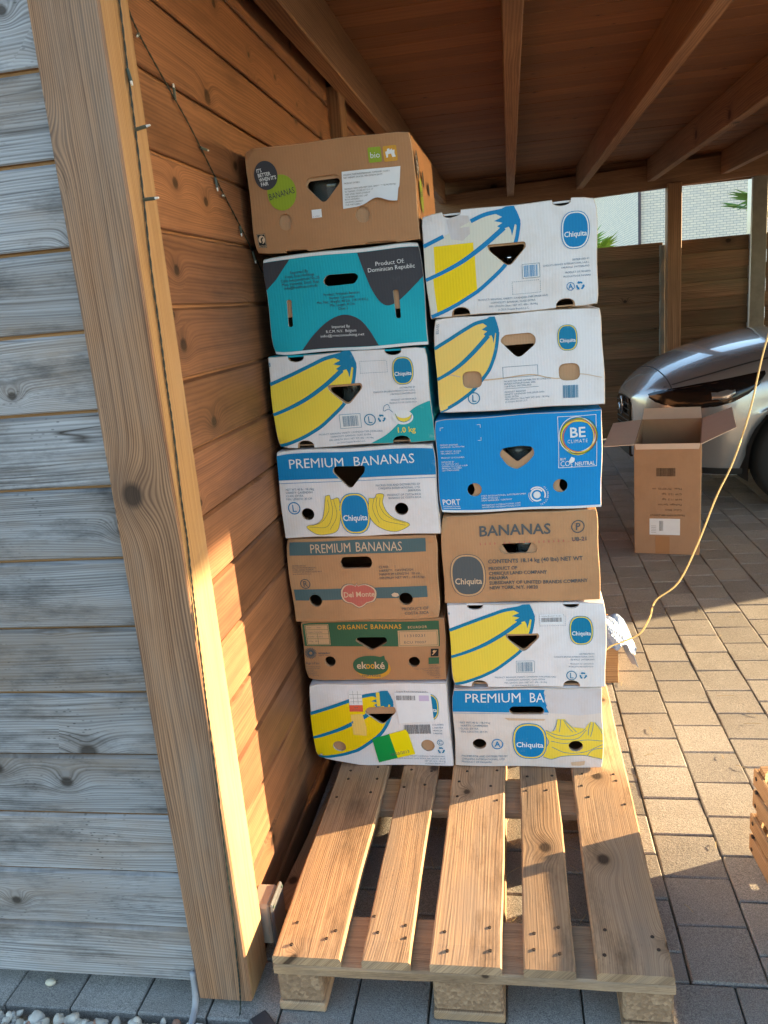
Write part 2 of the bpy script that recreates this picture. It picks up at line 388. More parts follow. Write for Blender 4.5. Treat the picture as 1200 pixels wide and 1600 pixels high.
    def banana(s, yel, blue, sx=1.0, ox=0.0, sy=1.0, oy=0.0, gap=None, cream=None, w=9):
        T = lambda L: [(max(p[0]*sx+ox, .4), min(max(p[1]*sy+oy, 1), 239.5)) for p in L]
        top = T([(0, 169), (28, 179), (60, 191), (90, 203), (116, 213), (150, 225), (190, 231)])
        mid = T([(0, 91), (28, 100), (57, 111), (84, 123), (110, 137), (148, 161), (192, 193)])
        bot = T([(3, 5), (35, 15), (71, 29), (98, 42), (125, 57), (162, 85), (189, 109), (208, 139), (219, 166), (226, 200)])
        ct, cm, cb = cat(top), cat(mid), cat(bot)
        b = cream or yel
        s.poly('banana_print', b, ct+cm[::-1], 1)
        s.poly('banana_print', b, cm+cb[::-1], 1)
        if cream:   # faded print: only a block of strong yellow is left
            f = lambda C, x: next((p.y if hasattr(p, 'y') else p[1] for p in C if p[0] >= x), C[-1][1])
            for lo, hi, x0, x1 in ((cm, ct, 24, 118), (cb, cm, 18, 120)):
                xs = [x0+(x1-x0)*i/8 for i in range(9)]
                up = [(x, min(f(hi, x), 166)) for x in xs]; dn = [(x, f(lo, x)) for x in xs]
                s.poly('banana_print', yel, up+dn[::-1], 1.6)
        if gap:
            a = [p for p in ct if p[0] <= gap[0]]; c2 = [p for p in ct if p[0] >= gap[1]]
            s.stroke('banana_outline', blue, a, w, 2, 0); s.stroke('banana_outline', blue, c2, w, 2, 0)
        else: s.stroke('banana_outline', blue, ct, w, 2, 0)
        s.stroke('banana_outline', blue, cm, (w*.9, w*1.3), 2, 0); s.stroke('banana_outline', blue, cb, w*.95, 2, 0)
        s.poly('banana_outline', blue, T([(186, 234), (199, 239.5), (217, 239.5), (224, 224), (230, 206), (228, 186), (221, 196), (217, 199), (213, 186), (209, 173), (207, 186), (203, 194), (188, 190), (176, 197), (189, 204), (170, 209), (189, 217), (172, 226)]), 2.5)

BAND_STEP = .00022
def cut_print(v, f, name, holes, W, H):
    """cut print on the panel's grid, so that it follows the bulge, and clear it out of the hand holes"""
    bm = bmesh.new(); bv = [bm.verts.new((p[0], p[2], p[1])) for p in v]
    for q in f:
        try: bm.faces.new([bv[i] for i in q])
        except ValueError: pass
    if 'lettering' not in name:
        xs = [p[0] for p in v]; zs = [p[1] for p in v]
        if max(xs)-min(xs) > 35 or max(zs)-min(zs) > 35:
            for k in range(1, 16): bmesh.ops.bisect_plane(bm, geom=bm.verts[:]+bm.edges[:]+bm.faces[:], plane_co=(W*k/16, 0, 0), plane_no=(1, 0, 0))
            for k in range(1, 10): bmesh.ops.bisect_plane(bm, geom=bm.verts[:]+bm.edges[:]+bm.faces[:], plane_co=(0, 0, H*k/10), plane_no=(0, 0, 1))
    for h in holes:
        P = [(a*1000, b*1000) for a, b in h]; x0, x1 = min(p[0] for p in P), max(p[0] for p in P); z0, z1 = min(p[1] for p in P), max(p[1] for p in P)
        def near():
            o = []
            for q in bm.faces:
                X = [w.co.x for w in q.verts]; Z = [w.co.z for w in q.verts]
                if max(X) > x0 and min(X) < x1 and max(Z) > z0 and min(Z) < z1: o.append(q)
            return o
        if not near(): continue
        for a, b in zip(P, P[1:]+P[:1]):
            d = (b[0]-a[0], b[1]-a[1])
            if math.hypot(*d) < .05: continue
            fs = near(); es = list({e for q in fs for e in q.edges}); vs_ = list({w for q in fs for w in q.verts})
            bmesh.ops.bisect_plane(bm, geom=vs_+es+fs, plane_co=(a[0], 0, a[1]), plane_no=(-d[1], 0, d[0]))
        def inside(c):
            r = False
            for a, b in zip(P, P[1:]+P[:1]):
                if (a[1] > c.z) != (b[1] > c.z) and c.x < (b[0]-a[0])*(c.z-a[1])/(b[1]-a[1])+a[0]: r = not r
            return r
        bmesh.ops.delete(bm, geom=[q for q in bm.faces if inside(q.calc_center_median())], context='FACES')
    bm.verts.index_update(); v = [(w.co.x, w.co.z, w.co.y) for w in bm.verts]; f = [[w.index for w in q.verts] for q in bm.faces]; bm.free()
    return v, f
def build_art(art, parent, deform, ox, y0=-.0011, holes=(), W=400, H=240):
    for (name, _), (mat, v, f, _x) in art.d.items():
        name = name.split('#')[0]
        v, f = cut_print(v, f, name, holes, W, H)
        vv = [deform(p[0]/1000+ox, y0-BAND_STEP*p[2], p[1]/1000) for p in v]
        mk(name, vv, f, mat, parent, local=True)

def notch(cx, r, top, H, n=10, dep=.017):
    """points of a half-round bite out of a long edge, in running order"""
    if top: return [(cx+r*math.cos(a), H-dep*math.sin(a)**.7) for a in (math.pi*k/n for k in range(n+1))]
    return [(cx-r*math.cos(a), dep*math.sin(a)**.7) for a in (math.pi*k/n for k in range(n+1))]
def ellh(cx, cy, rx, ry, p=2.0, n=22):
    return [((cx+rx*math.copysign(abs(math.cos(a))**(2/p), math.cos(a)))/1000, (cy+ry*math.copysign(abs(math.sin(a))**(2/p), math.sin(a)))/1000) for a in (2*math.pi*k/n for k in range(n))]
def rpoly(pts, r=8, n=5):
    """rounded polygon in mm -> m"""
    o = []; P = [Vector(p) for p in pts]
    for i, p in enumerate(P):
        a, b = (P[i-1]-p), (P[(i+1) % len(P)]-p)
        q = min(r, a.length*.45, b.length*.45); s, e = p+a.normalized()*q, p+b.normalized()*q
        for k in range(n+1):
            t = k/n; o.append((s*(1-t)**2+p*2*t*(1-t)+e*t*t)/1000)
    return [(p.x, p.y) for p in o]
def slab(mb, outer, holes, y0, y1, m=0, ch=0.0, grid=None, off=(0, 0)):
    """panel with holes, faces at y0 (front) and y1 (back); cut on a grid so that it can bulge"""
    loops = [outer, *holes]; xs = [p[0] for p in outer]; zs = [p[1] for p in outer]
    cx, cz, hx, hz = (min(xs)+max(xs))/2, (min(zs)+max(zs))/2, (max(xs)-min(xs))/2, (max(zs)-min(zs))/2
    ins = lambda p: (cx+(p[0]-cx)*(1-ch/hx), cz+(p[1]-cz)*(1-ch/hz))
    fl = [[Vector((*(ins(p) if k == 0 and ch else p), 0)) for p in l] for k, l in enumerate(loops)]
    tris = tessellate_polygon(fl); pts = [p for l in fl for p in l]
    bm = bmesh.new(); vf = [bm.verts.new((p.x, y0, p.y)) for p in pts]
    for t in tris:
        try: bm.faces.new([vf[i] for i in t])
        except ValueError: pass
    bmesh.ops.recalc_face_normals(bm, faces=bm.faces[:])
    for f in bm.faces:
        if f.normal.y > 0: f.normal_flip()
    if grid:
        for k in range(1, grid[0]):
            bmesh.ops.bisect_plane(bm, geom=bm.verts[:]+bm.edges[:]+bm.faces[:], plane_co=(cx-hx+2*hx*k/grid[0], 0, 0), plane_no=(1, 0, 0))
        for k in range(1, grid[1]):
            bmesh.ops.bisect_plane(bm, geom=bm.verts[:]+bm.edges[:]+bm.faces[:], plane_co=(0, 0, cz-hz+2*hz*k/grid[1]), plane_no=(0, 0, 1))
    mb.bm(bm, m)
    for k, l in enumerate(loops):
        n = len(l); rows = []
        if k == 0 and ch: rows.append([(ins(p)[0], y0, ins(p)[1]) for p in l]); rows.append([(p[0], y0+ch, p[1]) for p in l])
        else: rows.append([(p[0], y0, p[1]) for p in l])
        rows.append([(p[0], y1, p[1]) for p in l])
        for ri, (a, b) in enumerate(zip(rows, rows[1:])):
            mb.add(a+b, [(i, (i+1) % n, n+(i+1) % n, n+i) for i in range(n)], 2 if (ch and (ri == 0 or k)) else m)
    mb.add([(p.x, y1, p.y) for p in pts], [tuple(t) for t in tris], m)

def box_outline(W, H, notches, rc=.004):
    """outline of the front panel (m), counter-clockwise from lower left, with bites"""
    o = [(rc*.3, rc*.3)]
    for cx, r, d in sorted(n[1:] for n in notches if n[0] == 'b'): o += notch(cx, r, False, H, dep=d)
    o += [(W-rc*.3, rc*.3), (W, rc), (W, H-rc), (W-rc*.3, H-rc*.3)]
    for cx, r, d in sorted((n[1:] for n in notches if n[0] == 't'), reverse=True): o += notch(cx, r, True, H, dep=d)
    o += [(rc*.3, H-rc*.3), (0, H-rc), (0, rc)]
    q = []
    for a, b in zip(o, o[1:]+o[:1]):       # break the long edges where the panel's grid crosses them
        q.append(a); L = [(W*k/16-a[0])/(b[0]-a[0]) for k in range(1, 16)] if abs(b[0]-a[0]) > .03 else [(H*k/10-a[1])/(b[1]-a[1]) for k in range(1, 10)] if abs(b[1]-a[1]) > .03 else []
        q += [(a[0]+(b[0]-a[0])*t, a[1]+(b[1]-a[1])*t) for t in sorted(L) if .01 < t < .99]
    return q

def banana_box(label, x0, x1, z0, H, y, face, side, holes, tray_holes, notches, artf, yaw=0, tilt=0, bulge=.003, seed=1, D=.5, jitter=.0045, side_art=None, group=None, crush=None):
    W = x1-x0; r = random.Random(seed); c = 'box'
    root = bpy.data.objects.new('banana_box', None); root.empty_display_size = .1
    M = Matrix.Translation(((x0+x1)/2, y, z0)) @ Matrix.Rotation(R(yaw), 4, 'Z') @ Matrix.Rotation(R(tilt), 4, 'Y')
    link(root, None, M); tag(root, label, c, group)
    J = [[(r.uniform(-1, 1)*jitter, r.uniform(-.5, .5)*jitter) for _ in range(2)] for _ in range(2)]
    A_ = [r.uniform(0, 6) for _ in range(4)]; KN = [(cu, cv, r.choice((-.006, .004, .009))) for cu in (0, 1) for cv in (0, 1) if r.random() < .55]
    def deform(px, py, pz):
        u, v = px/W+.5, pz/H
        dx = (J[0][0][0]*(1-u)+J[0][1][0]*u)*(1-v)+(J[1][0][0]*(1-u)+J[1][1][0]*u)*v
        dz = (J[0][0][1]*(1-u)+J[0][1][1]*u)*(1-v)+(J[1][0][1]*(1-u)+J[1][1][1]*u)*v
        k = max(0, 1-(2*u-1)**2)*max(0, 1-(2*v-1)**2)
        if py < .02:     # dents, wavy edges and knocked corners of used card
            py -= .0016*math.sin(9*u+A_[0])*math.sin(6*v+A_[1])*min(1, 6*min(u, 1-u, v, 1-v)+.15)
            dx += .0014*math.sin(8*v+A_[2])*abs(2*u-1); dz += .0013*math.sin(11*u+A_[3])*abs(2*v-1)
            for (cu, cv, amt) in KN:
                d2 = math.hypot((u-cu)*W, (v-cv)*H)
                if d2 < .045: w2 = (1-d2/.045)**2; py += amt*w2; dx += (.5-cu)*.010*w2; dz += (.5-cv)*.008*w2
        if crush: dz += crush*max(0, 1-u*3)*max(0, .35-v)/.35
        return (px+dx, py-bulge*k*(1 if py < .1 else 0), pz+dz)
    t = .0045; mb = MB()
    sh = lambda L: [(p[0]-W/2, p[1]) for p in L]
    slab(mb, sh(box_outline(W, H, notches)), [sh(h) for h in holes], 0, t, 0, .0016, (16, 10))
    e = .0003; a = W/2
    mb.box((-a, t+e, 0), (-a+t, D, H), 1, .001); mb.box((a-t, t+e, 0), (a, D, H), 1, .001)
    mb.box((-a+t+e, D-t, 0), (a-t-e, D, H), 1); mb.box((-a+t+e, t+e, H-t), (a-t-e, D-t-e, H), 1)
    mb.v = [deform(*p) for p in mb.v]
    lid = mb.obj('lid', [face, side, WORN_K if face in (KRAFT, KRAFT_D) else WORN], root, local=True)
    tb = MB(); b = a-t-.002
    slab(tb, [(p[0]*(2*b/W), p[1]) for p in sh(box_outline(W, H-t-.002, [(n[0], n[1], n[2], n[3]+.004) for n in notches]))], [sh(h) for h in tray_holes], t+.002, 2*t+.002, 0, 0, (10, 6))
    tb.box((-b, 2*t+.0025, .001), (-b+t, D-t-.003, H-t-.002)); tb.box((b-t, 2*t+.0025, .001), (b, D-t-.003, H-t-.002))
    tb.box((-b+t+e, D-2*t-.003, .001), (b-t-e, D-t-.003, H-t-.002)); tb.box((-b+t+e, 2*t+.0025, .001), (b-t-e, D-2*t-.004, t))
    tb.v = [deform(*p) for p in tb.v]
    tb.obj('inner_tray', [KRAFT_IN], root, local=True)
    art = Art(); artf(art, W*1000, H*1000); build_art(art, lid, deform, -a, holes=list(holes)+[notch(n[1], n[2], n[0] == 't', H, dep=n[3]) for n in notches], W=W*1000, H=H*1000)
    if side_art:   # print on the right-hand side panel
        sa = Art(); side_art(sa); Ms = Matrix(((0, -1, 0, a), (1, 0, 0, 0), (0, 0, 1, 0), (0, 0, 0, 1)))
        for (name, _), (mat, v, f, _x) in sa.d.items():
            vv = []
            for p in v:
                q = deform(a+.0006+BAND_STEP*p[2], .11+p[0]/1000, p[1]/1000); vv.append((q[0], p[0]/1000, q[2]))
            mk(name.split('#')[0], vv, f, mat, lid, local=True)
    return root, lid, deform

# ================================================================== SETTING
GROUND = plain('sandy_ground', (.13, .115, .10), .9, 0, 8, .3, .4)
g = mk('ground', [(-120, -120, -.05), (120, -120, -.05), (120, 140, -.05), (-120, 140, -.05)], [(0, 1, 2, 3)], GROUND); struct(g)
def paver_mat():
    t = NT('concrete_paver'); v = t.objco()
    n = t.noise(v, 420, 2, .7); n2 = t.noise(v, 150, 3, .6); n3 = t.noise(v, 7, 4, .6)
    c = t.mix(t.mapr(n, .36, .66), (.16, .148, .138), (.40, .365, .32))
    c = t.mix(t.mapr(n2, .58, .72, 0, .6), c, (.44, .41, .37)); c = t.mix(t.mapr(n2, .28, .40, .6, 0), c, (.07, .065, .06))
    c = t.mix(t.mapr(n3, .45, .75, 0, .35), c, (.16, .14, .12))
    val = t.math('MULTIPLY_ADD', t.rand, .36, .80); c = t.mix(1.0, c, t.comb(val, val, val), 'MULTIPLY')
    t.bump(t.math('ADD', n, n2), .7, .0018); return t.done(c, .88, spec=.3)
PAVER = paver_mat()
SAND = plain('joint_sand', (.085, .08, .058), .95, 0, 9, .5, .5)
pave = mk('pavement', [(-.62, 1.285, -.012), (6.6, 1.285, -.012), (6.6, 7.9, -.012), (-.62, 7.9, -.012)], [(0, 1, 2, 3)], SAND); struct(pave)
kerb = mk('edging', [(-2.6, 1.285, -.013), (-.615, 1.285, -.013), (-.615, 1.44, -.013), (-2.6, 1.44, -.013)], [(0, 1, 2, 3)], SAND); struct(kerb)
PX, PY = .1568, .1612
def paver_mesh(seed):
    r = random.Random(seed); hx, hy = PX/2-.0019, PY/2-.0021
    mb = MB(); mb.box((-hx, -hy, -.05), (hx, hy, 0), 0, .0032)
    mb.v = [(x+r.uniform(-.0014, .0012), y+r.uniform(-.0014, .0012), z-(r.uniform(0, .0022) if z > -.006 else 0)) for x, y, z in mb.v]
    me = bpy.data.meshes.new('paving_block'); me.from_pydata(mb.v, [], mb.f); me.materials.append(PAVER); return me
PM = [paver_mesh(i) for i in range(9)]
cells = []
for i in range(-6, 40):
    x = .313+PX*(i+.5)
    for j in range(-1, 41):
        y = 1.437+PY*(j+.5*(i % 2))+PY*.5
        if i % 2 and j == -1: continue
        if -.6 < x < 6.5 and 1.437 < y-PY/2+.09 and y < 7.8: cells.append((x, max(y, 1.437+PY/2) if j < 0 else y))
HALF = []
for i in range(-6, 40):
    if i % 2 and -.6 < .313+PX*(i+.5) < 6.5: HALF.append((.313+PX*(i+.5), 1.437+PY*.25))
for k in range(-20, 40):
    x = .087+PX*(k+.5)-.002
    if x < 6.5: cells.append((x, 1.437-PY/2-.0005))
def score(c):
    d = Vector((c[0], c[1], -CAM_H)); zc = d.dot(f_)
    if zc < .3: return 1e9
    u, w = 600+1248*d.dot(r_)/zc, 800+1248*d.dot(d_)/zc
    seen = -60 < u < 1260 and 480 < w < 1680 and (c[0] > .15 or c[1] < 2.0) and not (c[0] < -.66 and c[1] > 1.45)
    return zc if seen else 1e8+zc
cells = sorted(set(cells), key=score); rest = MB()
for n, (x, y) in enumerate(cells):
    M = Matrix.Translation((x, y, rnd.uniform(-.0014, .0012))) @ Euler((R(rnd.uniform(-.35, .35)), R(rnd.uniform(-.35, .35)), R(rnd.uniform(-.35, .35)))).to_matrix().to_4x4()
    if n < 285:
        par = kerb if (y < 1.43 and x < -.6) else pave
        o = bpy.data.objects.new('paving_block', rnd.choice(PM)); link(o, par, M)
    else:
        me = PM[n % 9]; rest.add([M @ q.co for q in me.vertices], [tuple(p.vertices) for p in me.polygons])
struct(rest.obj('paving_block', PAVER, pave), 'stuff')
for x, y in HALF:
    if x < 1.2: link(bpy.data.objects.new('paving_block', PM[1]), pave, Matrix.Translation((x, y, -.0005)) @ Matrix.Diagonal((1, .492, 1, 1)))

# gravel bed in front of the shed
def gravel():
    t = NT('pale_gravel'); v = t.objco(); isl = t.n.new('ShaderNodeNewGeometry').outputs['Random Per Island']
    c = t.mix(isl, (.42, .36, .28), (.60, .57, .52)); c = t.mix(t.mapr(isl, .93, .96), c, (.34, .17, .11)); c = t.mix(t.mapr(isl, .2, .12), c, (.33, .32, .31))
    n = t.noise(v, 60, 4, .6); c = t.mix(t.mapr(n, .4, .75, 0, .35), c, (.25, .2, .15)); t.bump(n, .3, .002)
    return t.done(c, .75)
mb = MB(); ico = bmesh.new(); bmesh.ops.create_icosphere(ico, subdivisions=2, radius=1); ico.verts.index_update()
IV = [q.co.copy() for q in ico.verts]; IF = [[q.index for q in f.verts] for f in ico.faces]; ico.free()
for k in range(1300):
    x, y = rnd.uniform(-1.75, -.25), 1.272-abs(rnd.gauss(0, .12)); s = rnd.uniform(.008, .0175)
    if y < .85: continue
    E_ = Euler((rnd.uniform(0, 6), rnd.uniform(0, 6), rnd.uniform(0, 6))).to_matrix(); sc = Vector((1, rnd.uniform(.65, .95), rnd.uniform(.5, .8)))*s
    a, b = rnd.uniform(0, 6), rnd.uniform(.1, .28)
    z = -.014+rnd.uniform(0, .014)
    mb.add([E_ @ Vector((v.x*sc.x*(1+b*math.sin(3*v.y+a)), v.y*sc.y*(1+b*math.cos(2.5*v.z+a)), v.z*sc.z)) + Vector((x, y-s, z)) for v in IV], IF)
gr = mb.obj('gravel', gravel(), None, smooth=True); struct(gr, 'stuff'); gr['label'] = 'pale rounded gravel along the shed front'
one = MB().add([Vector((v.x*.013, v.y*.009, v.z*.007)) for v in IV], IF)
st = one.obj('pebble', plain('cream_pebble', (.62, .55, .42), .7, 0, 60, .2), None, Matrix.Translation((-1.09, 1.335, .006)), True); tag(st, 'single cream pebble lying on the paving edge below the grey siding', 'pebble')

# ------------------------------------------------------------------ shed walls
PITCH = .1385
PROF = [(.007, 0), (.007, .009), (0, .009), (0, .0165), (.0025, .019), (PITCH-.011, .019), (PITCH-.006, .011), (PITCH-.006, .0075), (PITCH+.006, .0075), (PITCH+.006, 0)]
PMAT = [0, 0, 1, 0, 0, 0, 1, 1, 1, 0]
fw = thing('shed_front_wall', 'weathered grey board wall of the shed left of the corner post', 'wall', (-1.6, 1.349, 0))
L = 1.9
for k in range(17):
    mb = MB().extr(PROF, -L/2, L/2, PMAT)
    mb.obj('siding_board', [W_SIDING, W_REVEAL], fw, alongX_up((-.727-L/2, 1.349+rnd.uniform(-.001, .001), .038+k*PITCH)))
mk('wall_backing', *(lambda m: (m.v, m.f))(MB().box((-2.62, 1.351, .03), (-.727, 1.40, 2.39))), BLACKM, fw)
sw = thing('shed_side_wall', 'brown stained board wall behind the corner post and left box stack', 'wall', (-.68, 3.6, 0))
Lw = 4.9
for k in range(-1, 17):
    mb = MB().extr([(a*.1398/PITCH, max(b, .0125) if .0075 < b < .0115 else b) for a, b in PROF], -Lw/2, Lw/2, PMAT)
    mb.obj('siding_board', [W_WALL, W_WALL2], sw, alongY_up((-.657+rnd.uniform(-.001, .001), 1.40+Lw/2, .058+k*.1398)))
mk('wall_backing', *(lambda m: (m.v, m.f))(MB().box((-.71, 1.425, .02), (-.659, 6.3, 2.44))), BLACKM, sw)
mb = MB().box((-1.2, -.06, -.0565), (1.2, .06, .0565), 0, .004)
post = mb.obj('corner_post', [W_POST2, W_POST], None, alongZ((-.6625, 1.3625, 1.215)))
for p in post.data.polygons:
    if p.normal.z < -.5 or p.normal.y < -.5: p.material_index = 1; tag(post, 'thick square timber post at the shed corner, grey outside and tan inside', 'post')
mb = MB().box((-1.1, -.06, -.06), (1.1, .06, .06), 0, .004)
mp = mb.obj('wall_post', W_BEAM, None, alongZ((-.652, 3.25, 1.12))); tag(mp, 'narrow brown timber post on the side wall above the top left box', 'post')

# ------------------------------------------------------------------ carport
YB = 7.75; zb = lambda y: 2.186+(y-2.6)*.0165
roof = thing('carport_roof', 'brown timber carport roof with rafters and boarded ceiling', 'roof', (2.8, 4.5, 2.2))
ang = math.atan(.0165); Lr = YB-1.25
for k, x in enumerate([-.57, .04, .645, 1.25, 1.86, 2.47, 3.08, 3.69, 4.30, 4.91, 5.52]):
    M = Matrix.Translation((x, 1.25+Lr/2, zb(1.25+Lr/2)+.0925)) @ Matrix.Rotation(ang, 4, 'X') @ axes((0, 1, 0), (0, 0, 1), (1, 0, 0), (0, 0, 0))
    bar(Lr, .185, .06, .003).obj('rafter', W_BEAM, roof, M)
y = 1.15; k = 0
rb = bar(7.1, .1395, .02, .003).obj('roof_board', W_CEIL, roof, Matrix.Translation((2.8, y+.07, zb(y)+.198)) @ Matrix.Rotation(ang, 4, 'X'))
y += .1412
while y < YB+.25:
    inst(rb, roof, Matrix.Translation((2.8+rnd.uniform(-.03, .03), y+.07, zb(y)+.1985+rnd.uniform(-.0012, .0012))) @ Matrix.Rotation(ang, 4, 'X')); y += .1412
mk('roof_cover', [(x, yy, zb(yy)+q) for q in (.214, .235) for yy in (1.12, YB+.3) for x in (-.78, 6.38)], [(0, 2, 3, 1), (4, 5, 7, 6), (0, 1, 5, 4), (2, 6, 7, 3), (0, 4, 6, 2), (1, 3, 7, 5)], BLACKM, roof)
bar(6.9, .20, .08, .003).obj('header_beam', W_BEAM, roof, alongX_up((2.75, YB+.05, 2.258+.10)) @ Matrix.Rotation(.034, 4, 'Z'))
bar(6.9, .25, .025, .002).obj('header_board', W_BEAM, roof, alongX_up((2.75, YB+.115, 2.345)))
bar(YB-1.3, .20, .10, .003).obj('side_beam', W_BEAM, roof, alongY_up((6.2, (YB+1.3)/2, 2.30)))
bar(2.3, .12, .12, .004).obj('post', W_BEAM, roof, alongZ((1.4455, YB+.02, 1.09)))
bar(2.3, .12, .12, .004).obj('post', W_BEAM, roof, alongZ((4.3, YB+.02, 1.09)))
for yy in (1.45, YB-.3): bar(2.22, .12, .12, .004).obj('post', W_BEAM, roof, alongZ((6.2, yy, 1.09)))
# fence behind the carport
fence = thing('board_fence', 'dark brown fence of overlapping horizontal boards behind the car', 'fence', (2, YB+.2, 0))
for a, b in ((-.75, .62), (.64, 1.375), (1.52, 2.12), (2.26, 4.2)):
    for k in range(14):
        bar(b-a, .142, .016, .002).obj('fence_board', W_FENCE, fence, alongX_up(((a+b)/2, YB+.12+(.018 if k % 2 else 0)+rnd.uniform(-.002, .002), .075+k*.1245)))
    for q in (.3, .8):
        bar(1.66, .07, .02, .002).obj('fence_batten', W_FENCE, fence, alongZ((a+(b-a)*q, YB+.175, .84)))
CONC = plain('grey_concrete_post', (.20, .19, .16), .9, 0, 14, .3, .5)
for x in (.63, 1.37, 2.185, 4.23):
    w = .025 if x < 1.5 else .065
    MB().box((x-w, YB+.10, 0), (x+w, YB+.2, 1.74 if x < 2 else 2.24), 0, .006).obj('fence_post', CONC, fence)
ALU = plain('grey_metal', (.42, .45, .50), .35, .6)
MB().box((2.108, YB+.085, 0), (2.12, YB+.21, 2.23), 0, .001).obj('post_trim', ALU, fence)

# ------------------------------------------------------------------ house beyond
def brick():
    t = NT('pale_brick'); tc = t.n.new('ShaderNodeTexCoord'); x, y, z = t.sep(tc.outputs['Object'])
    b = t.n.new('ShaderNodeTexBrick'); t.link(t.comb(t.math('ADD', x, y), z), b.inputs['Vector'])
    for k, v in (('Color1', (.80, .70, .55, 1)), ('Color2', (.68, .61, .50, 1)), ('Mortar', (.30, .28, .27, 1))): b.inputs[k].default_value = v
    b.inputs['Scale'].default_value = 1; b.inputs['Brick Width'].default_value = .215; b.inputs['Row Height'].default_value = .082; b.inputs['Mortar Size'].default_value = .007
    n = t.noise(tc.outputs['Object'], 1.2, 4); c = t.mix(t.mapr(n, .4, .8, 0, .3), b.outputs[0], (.58, .54, .50))
    t.bump(b.outputs[1], -.4, .01); return t.done(c, .85)
house = thing('brick_house', 'pale cream brick house seen above the fence', 'house', (10, 35, 0))
mk('wall', *(lambda m: (m.v, m.f))(MB().box((4.50, 30, -.1), (18, 48, 6.2))), brick(), house)
RT = plain('dark_roof_tile', (.07, .05, .045), .8, 0, 4, .3)
mk('roof', [(4.1, 29.5, 6.2), (18.4, 29.5, 6.2), (18.4, 48.5, 6.2), (4.1, 48.5, 6.2), (4.1, 39, 10), (18.4, 39, 10)], [(0, 1, 5, 4), (2, 3, 4, 5), (3, 0, 4), (1, 2, 5), (3, 2, 1, 0)], RT, house)
MB().tube([(4.46, 29.93, 0), (4.46, 29.93, 6.1)], .05, 8).obj('drainpipe', plain('dark_drainpipe', (.045, .03, .045), .5), house)
wd = MB().box((11, 29.95, 1), (12.4, 29.99, 2.6)).obj('window', plain('window_frame_white', (.6, .6, .6), .5), house)
MB().box((11.08, 29.93, 1.08), (12.32, 29.945, 2.52)).obj('pane', plain('dark_window_glass', (.03, .035, .04), .08), wd)

def palm(label, loc, h, n, lr, seed, bright):
    r = random.Random(seed); p = thing('fan_palm', label, 'palm', loc, 0, 'fan palms beyond the fence')
    LM = plain('palm_leaf_%d' % seed, bright, .5, 0, 20, .25)
    MB().tube([(0, 0, 0), (.03, .02, h*.5), (0, 0, h)], [.11, .10, .07], 9).obj('trunk', plain('palm_trunk_%d' % seed, (.13, .09, .055), .95, 0, 30, .4, .8), p, local=True)
    for k in range(n):
        az = 2*math.pi*k/n+r.uniform(-.3, .3); el = r.uniform(-.5, 1.1); ln = r.uniform(.35, .6)
        d = Vector((math.cos(az)*math.cos(el), math.sin(az)*math.cos(el), math.sin(el))); c = Vector((0, 0, h))+d*ln
        u = d.cross(Vector((0, 0, 1))).normalized(); mb = MB(); mb.tube([(0, 0, h-.03), c], .008, 4)
        for q in range(19):
            a = (q-9)/9*1.75; dr = (d*math.cos(a)+u*math.sin(a)).normalized(); le = lr*(1-.25*abs(a)/1.75)*r.uniform(.9, 1.05)
            wv = dr.cross(d.cross(u)).normalized()*.017; m1 = c+dr*le*.55; e = c+dr*le+Vector((0, 0, -.12*le*r.uniform(.3, 1.6)))
            mb.add([c-wv*.3, c+wv*.3, m1+wv+d.cross(u)*.004, e, m1-wv-d.cross(u)*.004], [(0, 1, 2, 3, 4)])
        mb.obj('leaf', LM, p, local=True)
palm('bright green fan palm just right of the top white box', (.80, 10.0, 0), 1.50, 13, .36, 3, (.20, .36, .04))
palm('green fan palm by the grey fence post at the right edge', (3.45, 11.0, 0), 2.0, 13, .45, 5, (.11, .24, .05))
palm('tall fan palm whose leaf tips hang below the carport header beam', (3.55, 11.6, 0), 3.05, 12, .5, 8, (.13, .26, .06))

# ================================================================== PALLET
pal = thing('wooden_pallet', 'worn wooden pallet carrying both stacks of banana boxes', 'pallet', (-.143, 1.904, 0))
PX0, PX1, PY0, PY1 = -.543, .257, 1.304, 2.504
NAIL = MB().lathe([(0, .0012), (.0035, .0012), (.0042, 0), (.0042, -.004)], 7)
nail0 = None
BW = [.145, .100, .145, .100, .145]; gap = (.8-sum(BW))/4; x = PX0
def warpboard(Lb, w, t, seed):
    """sawn board with a wavy long edge and worn ends"""
    r = random.Random(seed); n = 24; a = r.uniform(0, 6); mb = MB(); rows = []
    for i in range(n+1):
        u = -Lb/2+Lb*i/n; e = .0022*math.sin(3*u+a)+.0012*math.sin(11*u+2*a)+r.uniform(-.0005, .0005); c = .003+r.uniform(0, .0012)
        s = .0025 if i in (0, n) else 0
        y0, y1 = -w/2+e, w/2+e*.5
        rows.append([(u, y0, -t/2), (u, y1, -t/2), (u, y1, t/2-c-s), (u, y1-c, t/2-s), (u, y0+c, t/2-s), (u, y0, t/2-c-s)])
    for p, q in zip(rows, rows[1:]): mb.add(p+q, [(k, (k+1) % 6, 6+(k+1) % 6, 6+k) for k in range(6)])
    mb.add(rows[0], [(5, 4, 3, 2, 1, 0)]); mb.add(rows[-1], [(0, 1, 2, 3, 4, 5)])
    return mb
